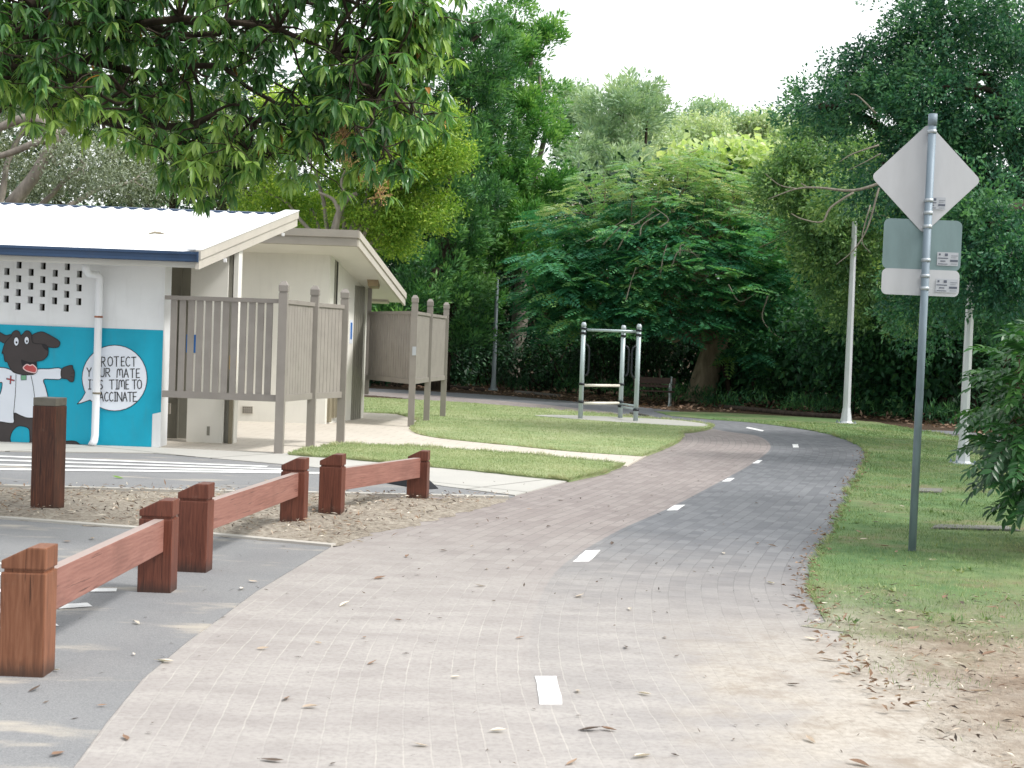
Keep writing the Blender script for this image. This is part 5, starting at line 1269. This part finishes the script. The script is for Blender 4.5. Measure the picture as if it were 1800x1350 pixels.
# leafy shrub at the right edge of the frame
def shrub():
    base = (5.25, 11.9, 0)
    t = thing('leafy_shrub', 'glossy green shrub with long pinnate leaves at the right edge of the grass', 'shrub', base)
    tr, cw = Acc(), Acc(); tg = []
    for cx, cy, rx, ry, n in ((1790, 650, 75, 70, 46), (1760, 720, 62, 60, 44), (1775, 800, 70, 60, 40), (1840, 700, 90, 120, 60), (1740, 660, 30, 30, 12), (1728, 780, 36, 40, 16), (1790, 850, 50, 36, 16), (1800, 590, 50, 30, 14), (1880, 780, 80, 100, 36), (1800, 895, 30, 20, 5)):
        for _ in range(n):
            a_ = RNG.uniform(0, 6.28); r_ = RNG.random() ** .5
            tg.append(np.array(P(cx + 38 + rx * r_ * math.cos(a_), cy + ry * r_ * math.sin(a_), RNG.uniform(10.7, 12.6))))
    tg = np.array(tg); nodes = []
    for k in range(9):
        e = tg[RNG.integers(len(tg))]; b = np.array(base) + np.array([RNG.normal(0, .12), RNG.normal(0, .12), 0])
        nodes += list(limb(tr, b, e, .03, .008, .06, 8, .08, 6))
    attach(tr, nodes[3:], tg[::2], .008, .003, .08, 5, .08)
    ctr = np.array([5.2, 11.7, 1.3]); out = tg - ctr; out /= np.linalg.norm(out, axis=1)[:, None]
    h = out * np.array([1, 1, .4]) + RNG.normal(0, .35, tg.shape); h /= np.linalg.norm(h, axis=1)[:, None]
    N = len(tg); side = np.cross(h, np.array([0, 0, 1.]) + RNG.normal(0, .25, (N, 3))); side /= np.linalg.norm(side, axis=1)[:, None]; nrm = np.cross(side, h)
    vb = np.clip(RNG.uniform(.1, .6, N) + .25 * (tg[:, 2] - 1.2), 0, 1); ln = RNG.uniform(.24, .36, N)
    for k in range(7):
        t_ = (k + .5) / 7; c = tg + h * (ln * t_)[:, None] - np.array([0, 0, 1.]) * (ln * .22 * t_ * t_)[:, None]
        for sg_ in (-1, 1):
            d = side * sg_ + h * .75 - np.array([0, 0, .25]) + RNG.normal(0, .12, (N, 3))
            cw.long_leaves(c, d, nrm + RNG.normal(0, .15, (N, 3)), RNG.uniform(.075, .115, N), RNG.uniform(.036, .05, N), .15, np.clip(vb + RNG.normal(0, .12, N), 0, 1))
    e = tg + h * ln[:, None] - np.array([0, 0, 1.]) * (ln * .22)[:, None]
    cw.long_leaves(e, h - np.array([0, 0, .5]), nrm, .11, .036, .2, vb)
    tr.build('stems', B_BROWN, t, True); cw.build('crown', L_SHRUB, t)
shrub()

# understory shrubs, saplings and the dark wood behind
UND = [(690, 600, 47.0, 60, 50), (780, 630, 48.5, 70, 45), (860, 600, 50, 60, 55), (930, 650, 48.0, 60, 45), (1000, 620, 47.5, 70, 60), (1070, 630, 46.5, 60, 60), (1130, 600, 46, 60, 55), (1310, 640, 44, 60, 50), (1390, 660, 42, 60, 45), (1450, 630, 40, 70, 60), (1530, 670, 38, 60, 45), (1600, 660, 37, 50, 50), (1655, 640, 36, 45, 45), (1720, 640, 35, 60, 60)]
ULB = ['dim shrub in the shade right behind the far screen', 'dark shrub just left of the slim grey pole', 'tall dark shrub directly behind the slim grey pole', 'low dark shrub between the slim pole and the gym frame', 'mid green shrub seen left of the gym frame', 'dark shrub seen between the posts of the gym frame', 'dark shrub above the park bench', 'dark shrub just right of the thick grey trunk', 'small green shrub at the path bend between trunk and light pole', 'tall shrub just left of the white tapered light pole', 'low shrub just right of the white tapered light pole', 'round-leaved pale shrub between the light pole and the sign pole', 'broad-leaved shrub just right of the sign pole', 'dark shrub behind the flared white light pole']
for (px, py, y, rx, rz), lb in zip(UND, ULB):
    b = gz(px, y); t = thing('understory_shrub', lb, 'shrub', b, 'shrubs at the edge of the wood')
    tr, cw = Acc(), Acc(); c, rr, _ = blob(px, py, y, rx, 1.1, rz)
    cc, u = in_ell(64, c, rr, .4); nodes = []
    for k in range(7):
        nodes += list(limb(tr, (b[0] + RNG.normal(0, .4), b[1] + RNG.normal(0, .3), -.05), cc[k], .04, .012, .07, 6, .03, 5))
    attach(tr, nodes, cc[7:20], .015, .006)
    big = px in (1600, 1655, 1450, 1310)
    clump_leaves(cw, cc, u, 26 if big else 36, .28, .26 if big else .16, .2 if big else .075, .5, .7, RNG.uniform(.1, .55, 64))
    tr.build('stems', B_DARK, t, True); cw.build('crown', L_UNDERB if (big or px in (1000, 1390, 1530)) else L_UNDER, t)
# thin trunks inside the wood
for k, px in enumerate([705, 742, 815, 905, 960, 1040, 1165, 1290, 1330, 1375, 1420, 1475, 1545, 1585, 1640, 1665, 1735, 1768]):
    y = np.interp(px, [640, 1200, 1800], [52, 46, 36]) + RNG.uniform(-1.5, 3); b = gz(px, y)
    o = Acc(); h = RNG.uniform(4, 6.5)
    p = limb(o, (b[0], b[1], -.1), (b[0] + RNG.normal(0, .6), b[1], h), RNG.uniform(.05, .12), .03, .03, 8, 0, 6)
    for _ in range(4): q = p[RNG.integers(3, 8)]; limb(o, q, q + np.array([RNG.normal(0, .9), RNG.normal(0, .4), RNG.uniform(.3, 1.2)]), .025, .008, .08, 5, 0, 5)
    t = thing('sapling', 'thin bare dark trunk standing inside the shaded wood', 'sapling', (b[0], b[1], 0), 'thin trunks in the shaded wood')
    o.build('trunk', B_DARK, t, True)
    f = Acc(); clump_leaves(f, p[5:] + RNG.normal(0, .3, (len(p) - 5, 3)), unit(len(p) - 5), 60, .45, .18, .07, .4); f.build('crown', L_UNDER, t)
def wood():
    a = Acc(); n = 1700
    px = RNG.uniform(560, 2050, n); y = np.interp(px, [560, 1200, 1800], [56, 51, 41]) + RNG.uniform(0, 9, n)
    py = np.interp(RNG.random(n), [0, 1], [705, 330])
    c = np.array([P(a_, b_, c_) for a_, b_, c_ in zip(px, py, y)])
    clump_leaves(a, c, unit(n) + np.array([0, -.5, 0]), 60, .75, .34, .17, .3, .8, RNG.uniform(0, .5, n))
    n = 900; px = RNG.uniform(-500, 760, n); y = RNG.uniform(46, 60, n); py = RNG.uniform(130, 700, n)
    c = np.array([P(a_, b_, c_) for a_, b_, c_ in zip(px, py, y)])
    clump_leaves(a, c, unit(n) + np.array([0, -.5, 0]), 50, .8, .36, .18, .3, .8, RNG.uniform(0, .5, n))
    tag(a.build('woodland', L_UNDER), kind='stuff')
    a = Acc(); n = 1500
    x = RNG.uniform(-90, 90, n); y = RNG.uniform(66, 150, n); t_ = np.clip((y - 62) / 70, 0, 1); z = 7.5 * t_ * t_ * (3 - 2 * t_) + RNG.random(n) ** .7 * 5.2
    c = np.stack([x, y, z], 1)
    clump_leaves(a, c, unit(n), 44, 1.3, .6, .32, .2, .7, RNG.uniform(.1, .8, n))
    tag(a.build('woodland', L_HAZED), kind='stuff')
    # low weeds along the wood edge
    a = Acc(); n = 520
    px = RNG.uniform(650, 1800, n); yb = np.interp(px, [650, 850, 1000, 1330, 1540, 1700, 1800], [672, 682, 694, 722, 734, 752, 775]) - RNG.random(n) * 14
    c = np.array([G(p_, q_) for p_, q_ in zip(px, yb)]); c[:, 2] = RNG.random(n) * .35
    k = (lumpy(c[:, 0], c[:, 1], .7, 3) > .5) | (RNG.random(n) < .15); c = c[k]
    clump_leaves(a, c, unit(len(c)) * .4 + np.array([0, 0, 1.2]), 34, .22, .22, .035, 0, .5)
    tag(a.build('weeds', L_UNDERB), kind='stuff')
wood()

# ------------------------------------------------------------------ fallen leaves
F_MATS = [lm('dry_leaf_brown', (104, 80, 64), (140, 112, 92), (172, 146, 124), trans=.1, rough=.6), lm('dry_leaf_pale', (176, 158, 140), (206, 192, 176), (226, 218, 206), trans=.1, rough=.6), lm('dry_leaf_dark', (60, 52, 46), (88, 74, 64), (110, 96, 84), trans=.05, rough=.6), lm('leaf_yellow', (226, 172, 30), (240, 190, 40), (246, 206, 70), trans=.2), lm('leaf_green', (110, 150, 60), (140, 174, 76), (160, 190, 90), trans=.2)]
def leaf_protos():
    out = []
    for mi in range(5):
        row = []
        for k in range(4):
            a = Acc(); L = 1.0; W = RNG.uniform(.26, .42); cur = RNG.uniform(.1, .5)
            ts = np.linspace(0, 1, 7); ws = np.array([.05, .55, .9, 1, .85, .5, .04]) * W / 2; fold = RNG.uniform(.25, .9); tw = RNG.uniform(-.6, .6)
            V = []
            for t_, w in zip(ts, ws):
                z = .03 + cur * (t_ - .5) ** 2 * .9; y_ = .06 * math.sin(t_ * 3 + k); an = tw * (t_ - .5)
                for s_ in (-1, 0, 1): V.append((t_ - .5, y_ + s_ * w * math.cos(an), z + abs(s_) * w * fold + s_ * w * math.sin(an)))
            Q = [(3 * i + j, 3 * i + j + 1, 3 * i + j + 4, 3 * i + j + 3) for i in range(6) for j in (0, 1)]
            a.add(V, Q, RNG.uniform(.1, .9)); a.tube([(-.5, .0, .03 + cur * .22), (-.62, .02, .05 + cur * .25)], .012, 4, .2)
            me = a.mesh('fallen_leaf'); me.materials.append(F_MATS[mi]); row.append(me)
        out.append(row)
    return out
PROT = leaf_protos()
FL = {0: ('dry brown fallen leaf', 0), 1: ('pale bleached fallen leaf', 1), 2: ('dark curled fallen leaf', 2)}
def drop(p, mi, size, label, group, rz=None):
    o = bpy.data.objects.new('fallen_leaf', PROT[mi][random.randrange(4)]); COL.objects.link(o)
    o.location = p; size *= .7; o.scale = (size, size, size * .7)
    o.rotation_euler = (random.uniform(-.25, .25), random.uniform(-.2, .2), random.uniform(0, 6.28) if rz is None else rz)
    tag(o, label, 'fallen leaf', group)
BR = ['dry brown', 'bleached pale', 'dark curled']
on_path = [(668, 1016, 0, .14), (606, 1063, 1, .13), (845, 1030, 1, .11), (290, 1163, 1, .12), (545, 1243, 1, .10), (655, 1165, 0, .10), (505, 1228, 0, .11), (478, 1336, 2, .13), (740, 1310, 1, .09), (1036, 1282, 2, .14), (1070, 1282, 0, .10), (1018, 1048, 1, .14), (915, 1121, 0, .09), (1005, 1340, 0, .1), (1130, 1330, 1, .13), (875, 1285, 1, .1), (716, 978, 0, .11), (893, 998, 0, .08), (1107, 1071, 1, .1), (700, 1090, 0, .07), (220, 1297, 0, .09), (462, 1140, 1, .09), (1100, 1138, 2, .11), (1168, 1120, 0, .07), (1017, 1215, 1, .09), (1133, 1220, 1, .1), (965, 925, 2, .1), (1075, 955, 2, .11), (895, 965, 2, .1), (855, 1000, 1, .08), (1329, 884, 0, .1), (1331, 955, 0, .1), (1357, 960, 2, .12), (1272, 973, 1, .1), (1230, 958, 2, .07), (1355, 1025, 1, .11), (1424, 1123, 1, .12), (1455, 1160, 0, .14), (1395, 1203, 2, .1), (1425, 1301, 1, .1), (1510, 1343, 0, .12), (985, 880, 2, .09), (780, 968, 2, .09), (735, 1010, 2, .07), (1020, 875, 2, .1), (950, 1000, 2, .06), (1150, 1075, 2, .05), (1190, 1153, 2, .05), (830, 960, 1, .07), (930, 895, 0, .08), (560, 1130, 1, .06), (640, 1120, 0, .06), (800, 1190, 1, .07), (1040, 920, 2, .08), (1105, 905, 2, .09), (1070, 890, 2, .08)]
for px, py, mi, s_ in on_path: drop(G(px, py, .012), mi, s_, BR[mi] + ' leaf lying loose on the paved path', BR[mi] + ' leaves on the path')
on_asph = [(118, 952, 0, .13), (163, 947, 1, .12), (228, 950, 2, .07), (60, 1212, 2, .11), (142, 1034, 1, .1), (100, 1178, 1, .06), (425, 1035, 1, .1), (445, 1022, 1, .1), (235, 1150, 1, .05), (102, 1325, 0, .1), (402, 872 - 16, 2, .1), (350, 849, 2, .07), (415, 798 + 30, 0, .06), (180, 1240, 0, .06), (240, 1095, 1, .09), (150, 970, 1, .1)]
for px, py, mi, s_ in on_asph: drop(G(px, py, .018), mi, s_, BR[mi] + ' leaf lying on the grey asphalt', BR[mi] + ' leaves on the asphalt')
drop(G(480, 845, .02), 3, .21, 'bright yellow leaf on the asphalt by the swirling-grained barrier', None, .3)
drop(G(208, 839.5, .02), 4, .17, 'green fallen leaf on the asphalt in front of the mural', None, .1)
for px, py in [(1510, 935), (1518, 948), (1540, 985), (1600, 1090), (1608, 1030), (1535, 1045), (1590, 995), (1620, 1000), (1570, 1028), (1690, 1060), (1745, 1068), (1555, 960), (1560, 900), (1545, 870), (1585, 890), (1640, 985), (1610, 1234), (1660, 1050), (1700, 1022), (1580, 1075), (1630, 1015), (1500, 1100), (1760, 1085), (1725, 1095), (1540, 918), (1530, 905), (1575, 970), (1605, 1105), (1655, 1128), (1700, 1180), (1740, 1150), (1720, 1215)]:
    mi = random.choice([0, 0, 1, 2]); drop(G(px, py, .05), mi, random.uniform(.09, .15), BR[mi] + ' leaf caught in the verge grass or sand', BR[mi] + ' leaves in the verge')
# leaf litter banked along the right path edge and bark chips on the mulch bed: uncountable
def litter():
    a = Acc()
    edge = smooth_open([tuple(p[:2]) for p in gp((1590, 1255), (1500, 1165), (1445, 1085), (1420, 1030), (1430, 985), (1468, 930), (1488, 870), (1512, 832), (1523, 797))], 20)
    E_ = np.array(edge); n = 400; i = RNG.integers(0, len(E_), n)
    c = np.concatenate([E_[i] + RNG.normal(0, .06, (n, 2)) - np.array([.03, 0]), np.full((n, 1), .034) + RNG.random((n, 1)) * .015], 1)
    a.leaves(c, unit(n) * np.array([1, 1, .25]), np.array([0, 0, 1.]) + unit(n) * .5, RNG.uniform(.02, .075, n), RNG.uniform(.01, .026, n), RNG.random(n), 0, .4)
    tag(a.build('leaf_litter', F_MATS[0]), kind='stuff')
    for mi, n in ((0, 8000), (1, 6500), (2, 5500)):
        a = Acc(); x = RNG.uniform(-9, 1, n); y = RNG.uniform(8, 17, n); k = inside(MULCH, x, y); x, y = x[k], y[k]; kk = RNG.random(len(x)) < np.clip(lumpy(x, y, 1.6, mi) * 1.5, .1, 1); x, y = x[kk], y[kk]; sp = RNG.random(len(x)) < .12; x = x + sp * np.abs(RNG.normal(0, .35, len(x))); n2 = len(x)
        c = np.stack([x, y, np.where(inside(MULCH, x, y), .05 + RNG.random(n2) * .035, .02)], 1)
        a.leaves(c, unit(n2) * np.array([1, 1, .3]), np.array([0, 0, 1.]) + unit(n2) * .6, RNG.uniform(.015, .085, n2), RNG.uniform(.005, .02, n2), RNG.random(n2), 0, .3)
        tag(a.build('bark_chips', F_MATS[mi]), kind='stuff')
    for mi, n in ((0, 900), (2, 1200), (1, 500)):
        a = Acc(); x = RNG.uniform(1, 4.2, n); y = RNG.uniform(4.8, 9.5, n)
        k = inside(VERGE, x, y) & ((y + (lumpy(x, y, 1.2) - .5) * 3) < 9); x, y = x[k], y[k]; n2 = len(x)
        c = np.stack([x, y, np.full(n2, .034)], 1)
        a.leaves(c, unit(n2) * np.array([1, 1, .2]), np.array([0, 0, 1.]) + unit(n2) * .5, RNG.uniform(.015, .07, n2), RNG.uniform(.004, .016, n2), RNG.random(n2), 0, .3)
        tag(a.build('leaf_litter', F_MATS[mi]), kind='stuff')
    # specks and crumbs of leaf on the paving
    a = Acc(); n = 1500; x = RNG.uniform(-3, 3.4, n); y = RNG.uniform(5, 22, n); kk = RNG.random(n) < np.clip(lumpy(x, y, 1.1, 5) * 1.4 - .2, .05, 1); x, y = x[kk], y[kk]; n = len(x); c = np.stack([x, y, np.full(n, .014)], 1)
    k = ~(inside(VERGE, x, y) | inside(MULCH, x, y)); c = c[k]; n = len(c)
    a.leaves(c, unit(n) * np.array([1, 1, .2]), np.array([0, 0, 1.]) + unit(n) * .4, RNG.uniform(.012, .05, n), RNG.uniform(.004, .014, n), RNG.random(n))
    tag(a.build('leaf_litter', F_MATS[2]), kind='stuff')
    # brown litter on the forest floor beyond the path
    a = Acc(); n = 2600; px = RNG.uniform(640, 1790, n); py = np.interp(px, [640, 850, 1000, 1200, 1330, 1540, 1700, 1800], [676, 690, 705, 722, 724, 738, 756, 780]) - RNG.random(n) * 16
    c = np.array([G(p_, q_, .02) for p_, q_ in zip(px, py)])
    a.leaves(c, unit(n) * np.array([1, 1, .25]), np.array([0, 0, 1.]) + unit(n) * .5, RNG.uniform(.08, .22, n), RNG.uniform(.04, .1, n), RNG.random(n))
    tag(a.build('leaf_litter', F_MATS[0]), kind='stuff')
litter()

# ------------------------------------------------------------------ light
SUN_EL, SUN_AZ = 50, -14          # elevation; angle from +X towards +Y
sd = bpy.data.lights.new('sun', 'SUN'); sd.energy = 2.9; sd.angle = R(9); sd.color = (1, .98, .95)
so = bpy.data.objects.new('sun', sd); COL.objects.link(so)
dirv = Vector((math.cos(R(SUN_EL)) * math.cos(R(SUN_AZ)), math.cos(R(SUN_EL)) * math.sin(R(SUN_AZ)), math.sin(R(SUN_EL))))
so.rotation_euler = dirv.to_track_quat('Z', 'Y').to_euler()
w = bpy.data.worlds.new('World'); SC.world = w; w.use_nodes = True
nt = w.node_tree; nt.nodes.clear()
out = nt.nodes.new('ShaderNodeOutputWorld'); bg = nt.nodes.new('ShaderNodeBackground')
sky = nt.nodes.new('ShaderNodeTexSky'); sky.sky_type = 'NISHITA'; sky.sun_disc = False
sky.sun_elevation = R(SUN_EL); sky.sun_rotation = R(90 - SUN_AZ); sky.dust_density = 4; sky.air_density = 1.2
# bright haze: white veil over the sky, strongest ahead of the camera and low down
tc = nt.nodes.new('ShaderNodeTexCoord'); sp_ = nt.nodes.new('ShaderNodeSeparateXYZ'); nt.links.new(tc.outputs['Generated'], sp_.inputs[0])
mr = nt.nodes.new('ShaderNodeMapRange'); mr.interpolation_type = 'SMOOTHSTEP'
nt.links.new(sp_.outputs['Y'], mr.inputs[0]); mr.inputs[1].default_value = -.3; mr.inputs[2].default_value = .85; mr.inputs[3].default_value = 8.6; mr.inputs[4].default_value = 13.0
hz = nt.nodes.new('ShaderNodeMix'); hz.data_type = 'RGBA'; hz.blend_type = 'MULTIPLY'; hz.inputs[0].default_value = 1
hz.inputs[6].default_value = (.98, 1, .995, 1); nt.links.new(mr.outputs[0], hz.inputs[7])
ad = nt.nodes.new('ShaderNodeMix'); ad.data_type = 'RGBA'; ad.blend_type = 'ADD'; ad.inputs[0].default_value = 1
hs = nt.nodes.new('ShaderNodeHueSaturation'); hs.inputs['Saturation'].default_value = .55; nt.links.new(sky.outputs[0], hs.inputs['Color']); nt.links.new(hs.outputs[0], ad.inputs[6]); nt.links.new(hz.outputs[2], ad.inputs[7])
nt.links.new(ad.outputs[2], bg.inputs[0]); bg.inputs[1].default_value = .098
nt.links.new(bg.outputs[0], out.inputs[0])

SC.view_settings.view_transform = 'Standard'; SC.view_settings.look = 'None'; SC.view_settings.exposure = 0
SC.render.engine = 'CYCLES'
SC.cycles.max_bounces = 6; SC.cycles.diffuse_bounces = 3; SC.cycles.glossy_bounces = 2; SC.cycles.transmission_bounces = 3
SC.cycles.use_denoising = True
